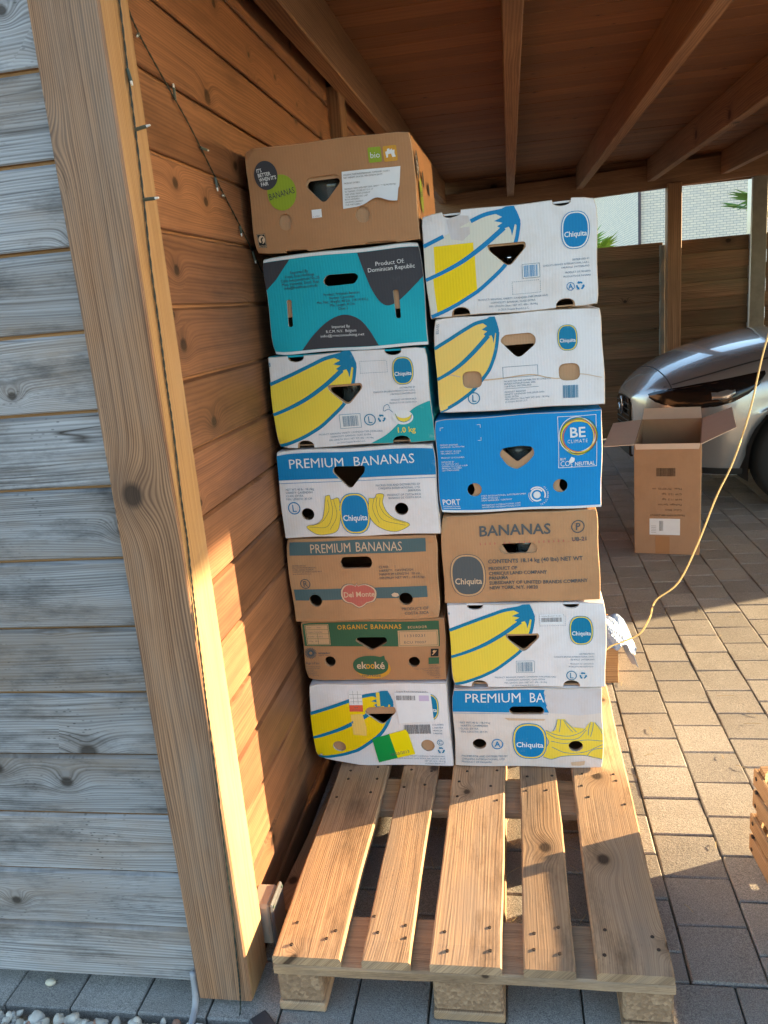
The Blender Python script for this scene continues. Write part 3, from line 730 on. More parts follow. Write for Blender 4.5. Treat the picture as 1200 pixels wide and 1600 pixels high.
for k, w in enumerate(BW):
    b = warpboard(1.2, w, .022, 40+k).obj('deck_board', W_PALLET, pal, alongY_flat((x+w/2, 1.904, .133)) @ Matrix.Rotation(R(rnd.uniform(-.15, .15)), 4, 'Z'))
    for yy in ([.05, .09, .55, .62, .68] if k % 2 == 0 else [.055, .1, .6, .66]):
        for s in (-.3, .3):
            M = Matrix.Translation((x+w/2+s*w+rnd.uniform(-.012, .012), PY0+yy+rnd.uniform(-.02, .02), .1443))
            if nail0 is None: nail0 = NAIL.obj('nail', DARKSTEEL, b, M)
            else: inst(nail0, b, M, 'nail')
    x += w+gap
for yy in (PY0+.0725, 1.904, PY1-.0725):
    warpboard(.8, .145, .022, int(yy*100)).obj('cross_board', W_PALLET, pal, axes((1, 0, 0), (0, 1, 0), (0, 0, 1), (-.143, yy-.001, .1105)))
CHIP = NT('pressed_chip_block'); v = CHIP.objco(); vo = CHIP.vor(v, 130); n = CHIP.noise(v, 60, 4, .7)
CHIP.bump(CHIP.math('ADD', vo[0], n), .8, .003)
CHIPM = CHIP.done(CHIP.mix(CHIP.mapr(n, .35, .7), CHIP.mix(CHIP.mapr(CHIP.sep(vo[1])[0], 0, 1), (.20, .115, .065), (.42, .265, .155)), (.25, .15, .085)), .9)
for cx, w in ((PX0+.05, .1), (-.143, .145), (PX1-.05, .1)):
    for yy in (PY0+.075, 1.904, PY1-.075):
        MB().box((cx-w/2+.002, yy-.07, .0225), (cx+w/2-.002, yy+.07, .099), 0, .006).obj('block', CHIPM, pal)
    bar(1.195, w, .0215, .003).obj('bottom_board', W_PALLET, pal, alongY_flat((cx, 1.904, .0112)))

mb = MB()
for k in range(90):
    x, y = (rnd.uniform(-.5, .25), rnd.uniform(1.45, 2.0)) if k < 55 else (rnd.uniform(.28, 1.2), rnd.uniform(1.5, 3.6)); t = rnd.uniform(0, 6); l = rnd.uniform(.008, .03); c_, s_ = math.cos(t)*l, math.sin(t)*l
    mb.tube([(x-c_, y-s_, .0022), (x+c_*.1, y+s_*.2, .0035), (x+c_, y+s_, .0022)], .0007, 4)
sw_ = mb.obj('straw', plain('dry_straw', (.42, .32, .16), .8), None); struct(sw_, 'stuff'); sw_['label'] = 'bits of dry straw on the paving'

# ================================================================== BANANA BOXES
G_L, G_R = 'left stack of banana boxes', 'right stack of banana boxes'
TRI = lambda: rpoly([(150, 158), (238, 158), (240, 146), (198, 102), (152, 146)], 16)
SMALL = ['DISTRIBUTED BY', 'CHIQUITA BRANDS INTERNATIONAL S.A.R.L.', '1180 ROLLE, SWITZERLAND']
N4 = lambda: [('t', .073, .022, .015), ('t', .325, .022, .015), ('b', .074, .023, .02), ('b', .325, .023, .02)]
def low_text(a, cx, y, mat=I_TEXT):
    for i, t in enumerate(('PRODUCT: BANANAS, VARIETY: CAVENDISH TYPE (MUSA AAA)', 'COMMODITY: BANANAS, CLASS: EXTRA', 'MIN. LENGTH: 20cm / NET WT: 40lb - 18.14kg', '© 2014 Chiquita Brands L.L.C.'.replace('©', '(c)'))):
        a.text(mat, t, cx, None, y-i*8.2, 4.2, align='c')
def kit_panel(a, cy):   # right-hand block of the white boxes
    a.text(I_TEXT, SMALL[0], 384, None, cy, 3.8, align='r'); a.text(I_TEXT, SMALL[1], 384, None, cy-8, 3.8, align='r'); a.text(I_TEXT, SMALL[2], 384, None, cy-16, 3.8, align='r')

# --- right stack, bottom to top
def art_r6(a, W, H):
    a.poly('blue_band', I_BLUE2, [(1, 237), (250, 237), (247, 228), (252, 220), (249, 205), (256, 196), (253, 185), (260, 170), (1, 172)], 1)
    a.poly('torn_patch', TORN, [(250, 238), (398, 238), (398, 168), (340, 160), (300, 166), (262, 168), (256, 180), (252, 200), (249, 222)], 1)
    a.stroke('blue_band', I_BLUE2, [(1, 168), (258, 166)], 1.0, 1, 0)
    a.text(I_WHITE, 'PREMIUM', 34, 188, 201, 27); a.text(I_WHITE, 'BA', 208, 248, 201, 27)
    a.lines(I_TEXT, ['NET WT: 40 lb - 18,14 kg', 'VARIETY: CAVENDISH', 'CLASS: EXTRA', 'MIN. LENGTH: 20 CM.'], 18, 136, 5.6, 9.3)
    a.lines(I_TEXT, ['PACKED FOR AND DISTRIBUTED BY', 'CHIQUITA INTERNATIONAL, LTD.', 'PRODUCT OF PANAMA'], 18, 32, 5.6, 9.3)
    a.circ(I_BLUE2, (117, 73), 16, 'A', bold=1, sz=1.0)
    # heap of bananas
    a.poly('banana_print', I_YEL, [(248, 118), (262, 112), (276, 118), (281, 150), (302, 150), (306, 140), (322, 126), (352, 122), (368, 142), (380, 140), (398, 118), (398, 28), (372, 33), (356, 40), (330, 42), (290, 38), (262, 28), (240, 34), (246, 60), (256, 80), (250, 100)], 1)
    for P in ([(250, 116), (275, 104), (310, 100), (340, 110), (354, 122)], [(252, 108), (280, 92), (330, 92), (356, 118)], [(262, 84), (300, 78), (350, 88), (398, 84)], [(264, 66), (300, 50), (350, 52), (398, 74)],
              [(281, 148), (276, 130), (268, 114)], [(290, 149), (288, 130), (285, 112)], [(298, 148), (308, 128), (320, 112)], [(302, 146), (320, 124), (330, 112)], [(368, 140), (362, 118), (360, 102)], [(376, 140), (372, 118), (366, 98)], [(380, 140), (392, 120), (398, 104)], [(356, 40), (372, 58), (398, 62)], [(240, 34), (262, 28), (290, 38), (330, 42), (356, 40), (398, 28)], [(248, 100), (256, 80), (246, 60), (240, 40)]):
        a.stroke('banana_outline', I_BLUE, P, 1.5, 2)
    a.oval((205, 82), 92, 112, I_YEL, I_BLUE2)
    a.poly('rubbed_patch', I_PEACH, [(314, 20), (352, 24), (350, 12), (338, 9), (316, 10)], 2); a.poly('rubbed_patch', I_PEACH, [(140, 154), (250, 151), (246, 146), (150, 147)], 1.5)
H6 = [rpoly([(152, 176), (160, 189), (240, 189), (249, 176), (242, 164), (160, 164)], 12), ellh(68, 73, 19, 16), ellh(327, 70, 19, 16)]
bR6, *_ = banana_box('stained white box with torn PREMIUM BA band, bottom of the right stack', -.204, .196, .1455, .2425, 2.0, PINKISH, WHITE, H6, H6, [], art_r6, 0, 0, .002, 1, group=G_R)

def art_r5(a, W, H):
    a.banana(I_YEL, I_BLUE, 1.0, 0)
    a.oval((349, 164), 62, 82, I_YEL, I_BLUE)
    a.dash('dashed_frame', I_TEXT, 242, 178, 308, 208); a.rect('sticker', PAPER, 243, 183, 303, 210, 2.6); a.barcode(I_DKTXT, 246, 189, 300, 201, 4, 3.4); a.text(I_DKTXT, 'Chiquita Brands Int. S.A.R.L.', 246, 300, 204, 3, 3.4)
    a.rect('barcode', I_WHITE, 176, 44, 225, 79, 2.4); a.frame('barcode', I_TEXT, 176, 44, 225, 79, 1, 3); a.barcode(I_TEXT, 180, 47, 221, 75, 5)
    a.circ(I_BLUE, (324, 36), 14, 'L'); a.recycle(I_BLUE, (355, 36), 9)
    kit_panel(a, 96); a.text(I_TEXT, 'PRODUCT OF COSTA RICA', 382, None, 68, 3.6, align='r'); a.text(I_TEXT, 'PRODUCTO DE COSTA RICA', 382, None, 60, 3.6, align='r')
    low_text(a, 200, 29); a.text(I_BLUE, '8', 2, 6, 214, 6, bold=1)
bR5, *_ = banana_box('white box with yellow bananas and blue outlines below the brown BANANAS box', -.203, .211, .392, .242, 1.998, WHITE, WHITE, [TRI()], [rpoly([(155, 150), (236, 150), (232, 138), (198, 108), (158, 138)], 10)], N4(), art_r5, .4, 0, .003, 2, group=G_R)

def art_r4(a, W, H):
    a.text(I_SLATE, 'BANANAS', 99, 285, 187, 27, bold=1)
    a.circ(I_SLATE, (353, 202), 17, 'P', bold=1, sz=1.05); a.text(I_SLATE, 'UB-21', 337, 377, 164, 10, bold=1)
    a.ell('brand_oval', I_SLATE, (65, 80), 47, 59, 1, 2.5); a.ell('brand_oval', I_KRAFT, (65, 80), 45.5, 57.5, 1.6, 2.5); a.ell('brand_oval', I_SLATE, (65, 80), 41, 53, 2.4, 2.5)
    a.text(I_PEACH, 'Chiquita', 29, 101, 56, 16, 4, 1, name='brand_lettering')
    a.text(I_SLATE, 'CONTENTS 18.14 kg (40 lbs) NET WT', 120, 363, 112, 10.5, bold=1)
    for t, x, y in (('PRODUCT OF', 195, 93), ('CHIRIQUI LAND COMPANY', 270, 79), ('PANAMA', 170, 66), ('SUBSIDIARY OF UNITED BRANDS COMPANY', 372, 52), ('NEW YORK, N.Y. 10020', 246, 38)): a.text(I_SLATE, t, 120, x, y, 9, bold=1)
    a.text(I_RED, 'i i i i . i i . i i i : i i i i i i . i i i', 100, 370, 163, 7, 1.5)
H4 = [rpoly([(148, 150), (158, 164), (240, 164), (251, 150), (245, 136), (160, 136)], 11)]
bR4, *_ = banana_box('brown box printed BANANAS and CONTENTS 18.14 kg in dark lettering', -.205, .199, .6355, .246, 2.004, KRAFT, KRAFT, H4, [rpoly([(156, 164), (236, 164), (222, 136), (172, 136)], 5)], [('b', .2, .0, 0)][:0], art_r4, -.3, 0, .003, 3, group=G_R)

def art_r3(a, W, H):
    a.rect('white_edge', I_WHITE, 1, 1, W-1, 7, 1)
    a.frame('climate_badge', I_WHITE, 299, 105, 391, 233, 1.4, 2)
    for k, (m, dx, dy, r, w) in enumerate(((I_TEALT, 0, 0, 42, 5), (I_RED, -1, 1, 41, 4), (I_YEL2, 1, -2, 41, 3), (I_GREEN, 2, 0, 43, 3), (I_WHITE, -2, 3, 43, 2), (I_RED, 3, -1, 39, 2.5), (I_YEL, -2, -1, 39, 2), (I_DARK, 1, 2, 44, 1.2))):
        P = [(347+dx+r*1.0*math.cos(t), 182+dy+r*1.02*math.sin(t)+2*math.sin(2*t+k)) for t in (2*math.pi*i/40+k for i in range(40))]
        a.stroke('climate_badge', m, P, w, 2.2+k*.3, 0, True)
    a.text(I_WHITE, 'BE', 326, 365, 180, 24, 6, 1); a.text(I_WHITE, 'CLIMATE', 321, 369, 166, 8.5, 6, 0, spacing=.15)
    a.text(I_WHITE, 'BUY', 303, 317, 124, 6, 6, 1); a.text(I_WHITE, 'CO', 303, 327, 109, 13, 6); a.text(I_WHITE, '2', 328, 333, 107, 6, 6, 1); a.text(I_WHITE, 'NEUTRAL', 338, 386, 109, 9, 6, 1)
    a.poly('torn_patch', PAPER, [(324, 122), (330, 132), (338, 128), (337, 120), (328, 114)], 6.5)
    a.lines(I_WHITE, ['PREMIUM BANANAS', 'CAVENDISH  CLASS EXTRA', '', 'NET WEIGHT 18,14 KG', 'MIN. LENGTH 20 CM', '', 'PRODUCT OF COLOMBIA', '', 'EXPORTED BY', 'C.I. TROPICAL S.A.S.', 'CARRERA 43 A CALLE 16 SUR', 'MEDELLIN, COLOMBIA', 'GLN 7708691600005'], 10, 176, 3.6, 5.4)
    a.text(I_WHITE, 'PORT', 7, 53, 22, 14, 3, 1); a.text(I_WHITE, 'INTERNATIONAL', 7, 53, 15, 4); a.rect('lettering', I_WHITE, 7, 11, 53, 12.2, 3)
    a.lines(I_WHITE, ['PORT INTERNATIONAL EUROPEAN GMBH', 'LIPPELTSTRASSE 1', '20097 HAMBURG / GERMANY', '', 'INFO@PORT-INTERNATIONAL.COM', 'WWW.PORT-INTERNATIONAL.COM'], 107, 41, 4.2, 6)
    c = (246, 38); a.ell('round_mark', I_WHITE, c, 9, 9, 3, n=24)
    for r0, w, s, e in ((15.5, 4, .6, 5.4), (20.5, 3.4, -.4, 2.4), (20.5, 1.2, 2.8, 4.2)): a.stroke('round_mark', I_WHITE, [(c[0]+r0*math.cos(t), c[1]+r0*math.sin(t)) for t in (s+(e-s)*i/20 for i in range(21))], w, 3, 0)
    for i, ch in enumerate('KLIMANEUTRAL'):
        t = .9-i*.19; a.text(I_WHITE, ch, c[0]+25*math.cos(t), None, c[1]+25*math.sin(t), 4.5, rot=t-math.pi/2)
    for P in ([(14, 214), (14, 222), (22, 222)], [(105, 226), (113, 226), (113, 218)], [(113, 194), (113, 186), (105, 186)]): a.stroke('corner_marks', I_WHITE, P, 1.2, 2, 0)
H3 = [rpoly([(155, 146), (164, 162), (210, 166), (238, 162), (242, 142), (223, 121), (198, 106), (175, 117)], 10), ellh(91, 60, 18, 17), ellh(304, 60, 18, 17)]
bR3, *_ = banana_box('bright blue box with the BE CLIMATE badge in the right stack', -.199, .205, .889, .244, 2.0, CYAN, CYAN, H3, [rpoly([(163, 158), (172, 166), (232, 166), (238, 152), (200, 124)], 7), ellh(79, 60, 12, 17), ellh(314, 62, 12, 17)], [], art_r3, .5, .2, .003, 4, group=G_R)

def art_r2(a, W, H):
    a.banana(I_LEMON, I_BLUE, .695, 0, .965, -1.0, w=8.5)
    a.oval((323, 166), 48, 62, I_YEL, I_BLUE)
    a.circ(I_BLUE, (89, 35), 15, 'L')
    a.frame('text_frame', I_TEXT, 163, 80, 248, 107, .9); a.lines(I_TEXT, ['PACKED FOR AND DISTRIBUTED BY CHIQUITA', 'BRANDS INTERNATIONAL SARL', '1180 ROLLE, SWITZERLAND'], 165, 70, 3.8, 6.2)
    a.rect('lettering', I_TEXT, 165, 53.5, 248, 54.3, 3)
    a.lines(I_TEXT, ['PRODUCT: BANANAS', 'VARIETY: CAVENDISH TYPE (MUSA AAA)', 'CLASS: EXTRA', 'MIN. LENGTH: 20cm / NET WT: 40 lb - 18,14 kg', '(c) Chiquita Brands L.L.C.'], 165, 44, 3.8, 6.0)
    a.barcode(I_BLUE, 305, 21, 341, 52, 8); a.text(I_TEXT, 'EU-05', 12, 38, 196, 7, rot=math.pi/2, c=(12, 196))
    a.stroke('water_stain', I_PEACH, [(5, 88), (30, 96), (58, 90)], 3, 1.8); a.stroke('water_stain', I_PEACH, [(104, 78), (160, 80), (230, 84), (270, 74), (300, 70), (345, 78), (398, 66)], (3.5, 1.5), .6)
H2 = [rpoly([(160, 170), (172, 184), (236, 184), (248, 172), (246, 156), (203, 124)], 15), ellh(87, 81, 24, 21, 3.2)[:], ellh(322, 84, 25, 21, 3.2)]
bR2, *_ = banana_box('water stained white box with orange yellow bananas, second from top of the right stack', -.190, .2145, 1.1435, .2345, 2.002, WHITE, WHITE, H2, [rpoly([(164, 158), (243, 158), (240, 150), (203, 122)], 8)], [], art_r2, -.4, 0, .0035, 5, group=G_R)

def art_r1(a, W, H):
    a.banana(I_YEL2, I_BLUE2, 1.0, 0, gap=(52, 113), cream=I_CREAM)
    a.oval((352, 171), 64, 82, I_WHITE, I_BLUE2)
    a.rect('barcode', I_WHITE, 228, 75, 269, 107, 2.4); a.frame('barcode', I_TEXT, 228, 75, 269, 107, 1, 3); a.barcode(I_BLUE2, 232, 78, 265, 104, 9)
    a.dash('dashed_frame', I_TEXT, 202, 41, 268, 69)
    kit_panel(a, 105); a.text(I_TEXT, 'PRODUCT OF PANAMA', 386, None, 77, 4, align='r'); a.text(I_TEXT, 'PRODUCTO DE PANAMA', 386, None, 68, 4, align='r')
    a.circ(I_BLUE2, (338, 47), 9.5, 'A', bold=1); a.recycle(I_BLUE2, (360, 47), 9); low_text(a, 202, 31)
    a.poly('torn_patch', TORN, [(60, 222), (84, 230), (112, 226), (112, 186), (94, 172), (66, 178)], 1.5)
bR1, *_ = banana_box('white box with half faded yellow bananas on top of the right stack', -.197, .2045, 1.380, .2415, 1.997, WHITE, WHITE, [TRI()], [rpoly([(153, 153), (236, 153), (234, 142), (198, 106), (157, 142)], 10)], N4(), art_r1, .3, -.2, .003, 6, group=G_R)

# --- left stack, bottom to top
def art_l7(a, W, H):
    a.banana(I_YEL2, I_BLUE, 1.06, 0, .985, 0, w=10)
    a.oval((341, 186), 60, 82, I_YEL, I_BLUE)
    a.rect('form_label', I_WHITE, 117, 176, 155, 240, 3); a.rect('form_label', S_RED, 116, 175, 155, 195, 3.5)
    for y in (205, 216, 227): a.rect('form_label', I_DKTXT, 119, y, 154, y+.8, 3.4)
    for x in (129, 142): a.rect('form_label', I_DKTXT, x, 198, x+.8, 238, 3.4)
    a.text(I_DKTXT, 'Bank', 136, None, 186, 4, 4, align='c'); a.text(I_DKTXT, 'KONTROLLE', 136, None, 179, 3, 4, align='c')
    a.poly('brown_tape', I_LEMON, [(118, 165), (152, 168), (160, 126), (158, 100), (120, 102)], 2.2)
    a.poly('shipping_label', PAPER, [(248, 230), (350, 231), (355, 143), (256, 138)], 6)
    a.text(I_DKTXT, 'Chiquita Brands International S.A.R.L.', 254, 345, 232, 4, 6.5); a.barcode(I_DKTXT, 253, 208, 307, 222, 12, 6.6); a.rect('shipping_label', S_PURP, 317, 206, 345, 223, 6.5)
    a.barcode(I_DKTXT, 268, 104, 342, 133, 14, 3); a.lines(I_TEXT, ['COLOMBIA', 'L BANABA', 'FRANCIA', 'PANAMA'], 349, 129, 4.5, 9)
    a.circ(I_BLUE, (365, 76), 9, 'C'); a.recycle(I_BLUE, (365, 52), 9)
    a.poly('green_tape', TAPE_G, [(173, 92), (180, 90), (186, 96), (205, 100), (224, 106), (240, 27), (185, 13)], 7); a.poly('yellow_tape', TAPE_Y, [(224, 106), (272, 119), (278, 108), (291, 40), (240, 27)], 7)
    a.text(I_DKTXT, '10/03/2013', 220, 278, 33, 9, 7.6, rot=.21, c=(220, 33))
    for i, t in enumerate(('PRODUCT: BANANAS, VARIETY: CAVENDISH TYPE (MUSA AAA)', 'COMMODITY: BANANAS, CLASS: EXTRA, MIN. LENGTH: 20 CM', 'NET WT: 40 lb - 18.14 kg', '(c) Chiquita Brands L.L.C.')): a.text(I_TEXT, t, 374, None, 31-i*7.5, 3.9, align='r')
    a.rect('glossy_strip', I_YEL, 196, 190, 206, 232, 2.8)
H7 = [rpoly([(158, 172), (168, 188), (246, 188), (250, 172), (208, 133)], 14), ellh(74, 60, 19, 18), ellh(329, 66, 19, 18)]
bL7, *_ = banana_box('dented white box with yellow bananas and green and yellow tape, bottom of the left stack', -.612, -.2155, .146, .259, 2.002, WHITE, WHITE, H7, [rpoly([(160, 164), (246, 164), (246, 158), (208, 133)], 6)], [], art_l7, .4, 0, .005, 7, group=G_L, crush=.022)

def art_l6(a, W, H):
    a.poly('green_band', I_DKGREEN, [(5, 181), (382, 179), (381, 104), (4, 109)], 1)
    a.frame('info_panel', I_KRAFT, 11, 112, 79, 176, 1.6, 2.4); a.rect('info_panel', I_KRAFT, 14, 115, 76, 173, 2)
    for y in (131, 146, 159): a.rect('info_panel', I_DKGREEN, 14, y, 76, y+.9, 3)
    a.rect('info_panel', I_DKGREEN, 44, 115, 44.9, 146, 3)
    a.lines(I_SLATE, ['Premium bananas', 'Organic Cavendish', 'Ecuador   CLASS I', '18 kg    40 lb'], 17, 164, 4, 14)
    a.rect('stamp_panel', I_KRAFT, 269, 105, 378, 153, 2); a.frame('stamp_panel', I_DKGREEN, 272, 108, 375, 150, .9, 3)
    a.text(I_SLATE, '11310231', 284, 345, 133, 8, 3); a.text(I_SLATE, 'ECU 70007', 284, 345, 114, 7, 3)
    a.text(I_ORANGE, 'ORGANIC BANANAS', 103, 280, 159, 13, 3, 1, spacing=.1); a.text(I_KRAFT, 'ECUADOR', 297, 349, 159, 7, 3, 1, spacing=.1)
    c = (20, 87)
    for k in range(20):
        t = 2*math.pi*k/20; a.stroke('sun_mark', I_SLATE, [(c[0]+6*math.cos(t), c[1]+6*math.sin(t)), (c[0]+17*math.cos(t+.25), c[1]+17*math.sin(t+.25))], 2.4, 3, 0)
    a.ell('sun_mark', I_SLATE, c, 9, 9, 3, inner=.5, n=20); a.text(I_SLATE, 'ecuador', 42, 77, 85, 6, 3, 1); a.text(I_SLATE, 'ama la vida', 42, 70, 79, 3)
    a.text(I_SLATE, 'AgroFair', 3, 44, 53, 7); a.lines(I_SLATE, ['Distributed by AgroFair', 'Benelux B.V. NL-2991', 'Barendrecht', 'The Netherlands', 'www.agrofair.nl', 'T +31 180 643 900'], 3, 44, 3.2, 5.6)
    a.ell('leaf_print', I_ORANGE, (194, 38), 50, 32, 1.4); a.ell('brand_badge', I_DKGREEN, (188, 47), 50, 30, 2.2, 2.3); a.poly('brand_badge', I_DKGREEN, [(205, 70), (228, 78), (230, 64)], 2.2)  # orange shape printed behind the green badge
    a.text(I_PEACH, 'ek', 148, 175, 37, 21, 4, 1, name='brand_lettering'); a.text(I_ORANGE, 'oo', 174, 199, 37, 21, 4, 1, name='brand_lettering'); a.text(I_PEACH, 'ké', 198, 228, 37, 21, 4, 1, name='brand_lettering')
    a.text(I_SLATE, 'FAIRTRADE', 161, 215, 12, 5.5, 3, 1)
    a.rect('fair_mark', I_BLACK, 357, 74, 378, 97, 2); a.ell('fair_mark', I_KRAFT, (366, 89), 4, 4, 3, n=16); a.stroke('fair_mark', I_KRAFT, [(372, 92), (366, 84), (361, 79)], 2.6, 3)
    a.rect('leaf_mark', I_DKGREEN, 351, 51, 380, 71, 2)
    for i, t in enumerate(('EC-BIO-141', 'Ecuador Agriculture')): a.text(I_SLATE, t, 352, None, 45-i*5, 3)
    for i, t in enumerate(('Product of Ecuador, certified by CERES', 'Grown without synthetic', 'pesticides in Ecuador', 'Packed by El Guabo', 'GGN 404 7928', 'Lot 6610')): a.text(I_SLATE, t, 382, None, 36-i*5.6, 3.2, align='r')
H6l = [rpoly([(149, 124), (158, 134), (236, 134), (239, 118), (194, 92)], 10), ellh(74, 61, 15.5, 16), ellh(311, 58, 16, 16)]
bL6, *_ = banana_box('low brown box with a dark green ORGANIC BANANAS band in the left stack', -.6125, -.2155, .4065, .1865, 2.012, KRAFT_D, KRAFT_D, H6l, H6l, [], art_l6, -.3, 0, .002, 8, group=G_L)

def art_l5(a, W, H):
    a.rect('band', I_GREY, 8, 194, 374, 232, 1); a.text(I_PEACH, 'PREMIUM', 65, 178, 200, 25, 3); a.text(I_PEACH, 'BANANAS', 189, 313, 200, 25, 3)
    a.rect('band#2', I_GREY, 8, 65, 373, 97, 1)
    P = [(138, 92), (146, 104), (158, 110), (172, 109), (180, 105), (184, 112), (188, 105), (198, 108), (212, 108), (228, 100), (237, 88), (236, 70), (229, 57), (216, 52), (208, 50), (198, 42), (185, 37), (174, 43), (164, 51), (152, 54), (142, 62), (137, 76)]
    P = [tuple(p) for p in cat(P+[P[0]], 4)][:-1]; c = (187, 78)
    k = lambda s: [(c[0]+(p[0]-c[0])*s, c[1]+(p[1]-c[1])*s) for p in P]
    a.poly('brand_badge', I_SLATE, P, 2); a.poly('brand_badge', I_PEACH, k(.965), 2.6); a.poly('brand_badge', I_RED, k(.88), 3.2)
    a.text(I_PEACH, 'Del Monte', 145, 231, 71, 15, 4, 1, name='brand_lettering')
    a.circ(I_SLATE, (43, 113), 14, 'R', bold=0)
    a.lines(I_SLATE, ['DISTRIBUTED BY:', 'DEL MONTE FRESH PRODUCE', 'CORAL GABLES, FLORIDA', 'COUNTRY OF ORIGIN COSTA RICA', 'www.freshdelmonte.com'], 12, 163, 3.6, 5.8)
    for i, (t, x) in enumerate((('CLASS:      I', 293), ('VARIETY:  CAVENDISH', 340), ('MINIMUM LENGTH:  20 cm', 358), ('MINIMUM NET WT.:  18.14 kgs.', 372))): a.text(I_SLATE, t, 248, x, 152-i*10.6, 6.6)
    a.text(I_SLATE, 'PRODUCT OF', 301, 374, 29, 8.5, bold=0); a.text(I_SLATE, 'COSTA RICA', 308, 374, 16, 8.5)
    a.poly('rubbed_patch', I_PEACH, [(276, 76), (284, 81), (294, 79), (297, 72), (288, 68), (279, 70)], 2)
H5l = [rpoly([(144, 170), (152, 186), (224, 186), (233, 170), (226, 153), (150, 153)], 13), ellh(65, 64, 18, 18), ellh(314, 62, 19, 18)]
bL5, *_ = banana_box('brown box with faded blue PREMIUM BANANAS band and a pink badge in the left stack', -.6235, -.219, .594, .2415, 1.998, KRAFT, KRAFT, H5l, H5l, [], art_l5, .4, 0, .004, 9, group=G_L)

def bunch(a, pts, lines):
    P = [tuple(p) for p in cat(pts+[pts[0]], 4)][:-1]
    a.n += 1; k = '#%d' % a.n; a.poly('banana_print'+k, I_YEL, P, 2); a.stroke('banana_outline'+k, I_SLATE, P, 1.1, 3, 0, True)
    for l in lines: a.stroke('banana_outline'+k, I_SLATE, l, 1.0, 3)
def art_l4(a, W, H):
    a.poly('blue_band', I_BLUE2, [(1, 229), (W-1, 229), (W-1, 159), (1, 160)], 1); a.rect('blue_band', I_BLUE2, 1, 151, W-1, 152.2, 1)
    a.text(I_WHITE, 'PREMIUM', 31, 183, 190, 24, 3); a.text(I_WHITE, 'BANANAS', 206, 366, 191, 24, 3)
    a.lines(I_TEXT, ['NET WT: 40 lb - 18,14kg', 'VARIETY: CAVENDISH', 'CLASS: EXTRA', 'MIN. LENGTH: 20 CM'], 18, 132, 5.4, 8.6)
    for i, t in enumerate(('PACKED FOR AND DISTRIBUTED BY', 'CHIQUITA INTERNATIONAL, LTD.', 'BERMUDA', 'PRODUCT OF COSTA RICA', 'BANANO DE COSTA RICA')): a.text(I_TEXT, t, 378, None, 134-i*8.2-(2 if i > 2 else 0), 5.2, align='r')
    a.circ(I_BLUE2, (37, 84), 17, 'L')
    bunch(a, [(125, 114), (136, 116), (140, 104), (160, 106), (160, 60), (148, 20), (120, 9), (90, 9), (66, 26), (68, 34), (92, 38), (110, 52), (118, 76), (122, 98)], [[(138, 104), (140, 70), (120, 30), (72, 30)], [(146, 104), (150, 60), (128, 22)], [(130, 104), (130, 74), (108, 44), (80, 34)]])
    bunch(a, [(240, 104), (256, 104), (262, 114), (280, 112), (276, 92), (284, 66), (304, 46), (338, 32), (336, 22), (306, 10), (276, 16), (250, 34), (236, 62)], [[(262, 106), (258, 80), (272, 44), (330, 26)], [(254, 104), (248, 74), (262, 36)], [(270, 104), (268, 80), (286, 52), (330, 32)]])
    a.oval((199, 64), 82, 110, I_YEL, I_BLUE2)
H4l = [rpoly([(148, 178), (156, 192), (236, 191), (236, 176), (193, 128)], 14), ellh(72, 66, 17.5, 17), ellh(324, 71, 18, 17)]
bL4, *_ = banana_box('white box with a bright blue PREMIUM BANANAS band above two banana bunches', -.6255, -.2065, .8375, .2395, 1.99, WHITE, WHITE, H4l, H4l, [], art_l4, -.5, 0, .003, 10, group=G_L)

def art_l3(a, W, H):
    a.banana(I_YEL, I_BLUE, 1.0, 0)
    a.oval((345, 182), 54, 70, I_YEL, I_BLUE)
    a.dash('dashed_frame', I_TEXT, 238, 181, 306, 210)
    a.rect('barcode', I_WHITE, 172, 45, 227, 82, 2.4); a.frame('barcode', I_BLUE, 172, 45, 227, 82, 1, 3); a.barcode(I_TEXT, 180, 50, 220, 77, 21)
    a.circ(I_BLUE, (250, 64), 15, 'L'); a.recycle(I_BLUE, (280, 66), 9)
    for i, t in enumerate((*SMALL, '', 'PRODUCT OF COSTA RICA', 'PRODUCTO DE COSTA RICA')): a.text(I_TEXT, t, 374, None, 138-i*7.4, 3.8, align='r') if t else None
    low_text(a, 196, 32)
    P = [tuple(p) for p in cat([(246, 2), (288, 24), (324, 54), (362, 86), (402, 102)], 6)]
    a.poly('teal_corner', I_TEALT, P+[(W-1, 102), (W-1, 2)], 1)
    a.text(I_YEL, '1.0 kg', 314, 362, 28, 13, 4, 1)
    a.ell('bag_print', I_WHITE, (334, 66), 26, 18, 2); a.poly('bag_print', I_YEL, [tuple(p) for p in cat([(314, 76), (320, 60), (334, 54), (350, 60), (356, 72), (348, 66), (334, 64), (322, 68), (314, 76)], 4)][:-1], 3)
    a.stroke('bag_print', I_BLUE, [(316, 76), (322, 60), (336, 54), (352, 60), (357, 72)], 1.5, 4); a.stroke('bag_print', I_BLUE, [(310, 80), (300, 88), (288, 84), (290, 96), (300, 100), (304, 90)], 1.2, 3)
    a.text(I_BLUE, 'B', 1, 6, 214, 9, bold=1)
bL3, *_ = banana_box('white box with yellow bananas and a teal 1.0 kg corner in the left stack', -.616, -.2075, 1.0795, .2375, 1.997, WHITE, TEAL, [TRI()], [rpoly([(155, 152), (236, 152), (232, 140), (198, 108), (158, 140)], 10)], N4(), art_l3, .3, .1, .003, 11, group=G_L)

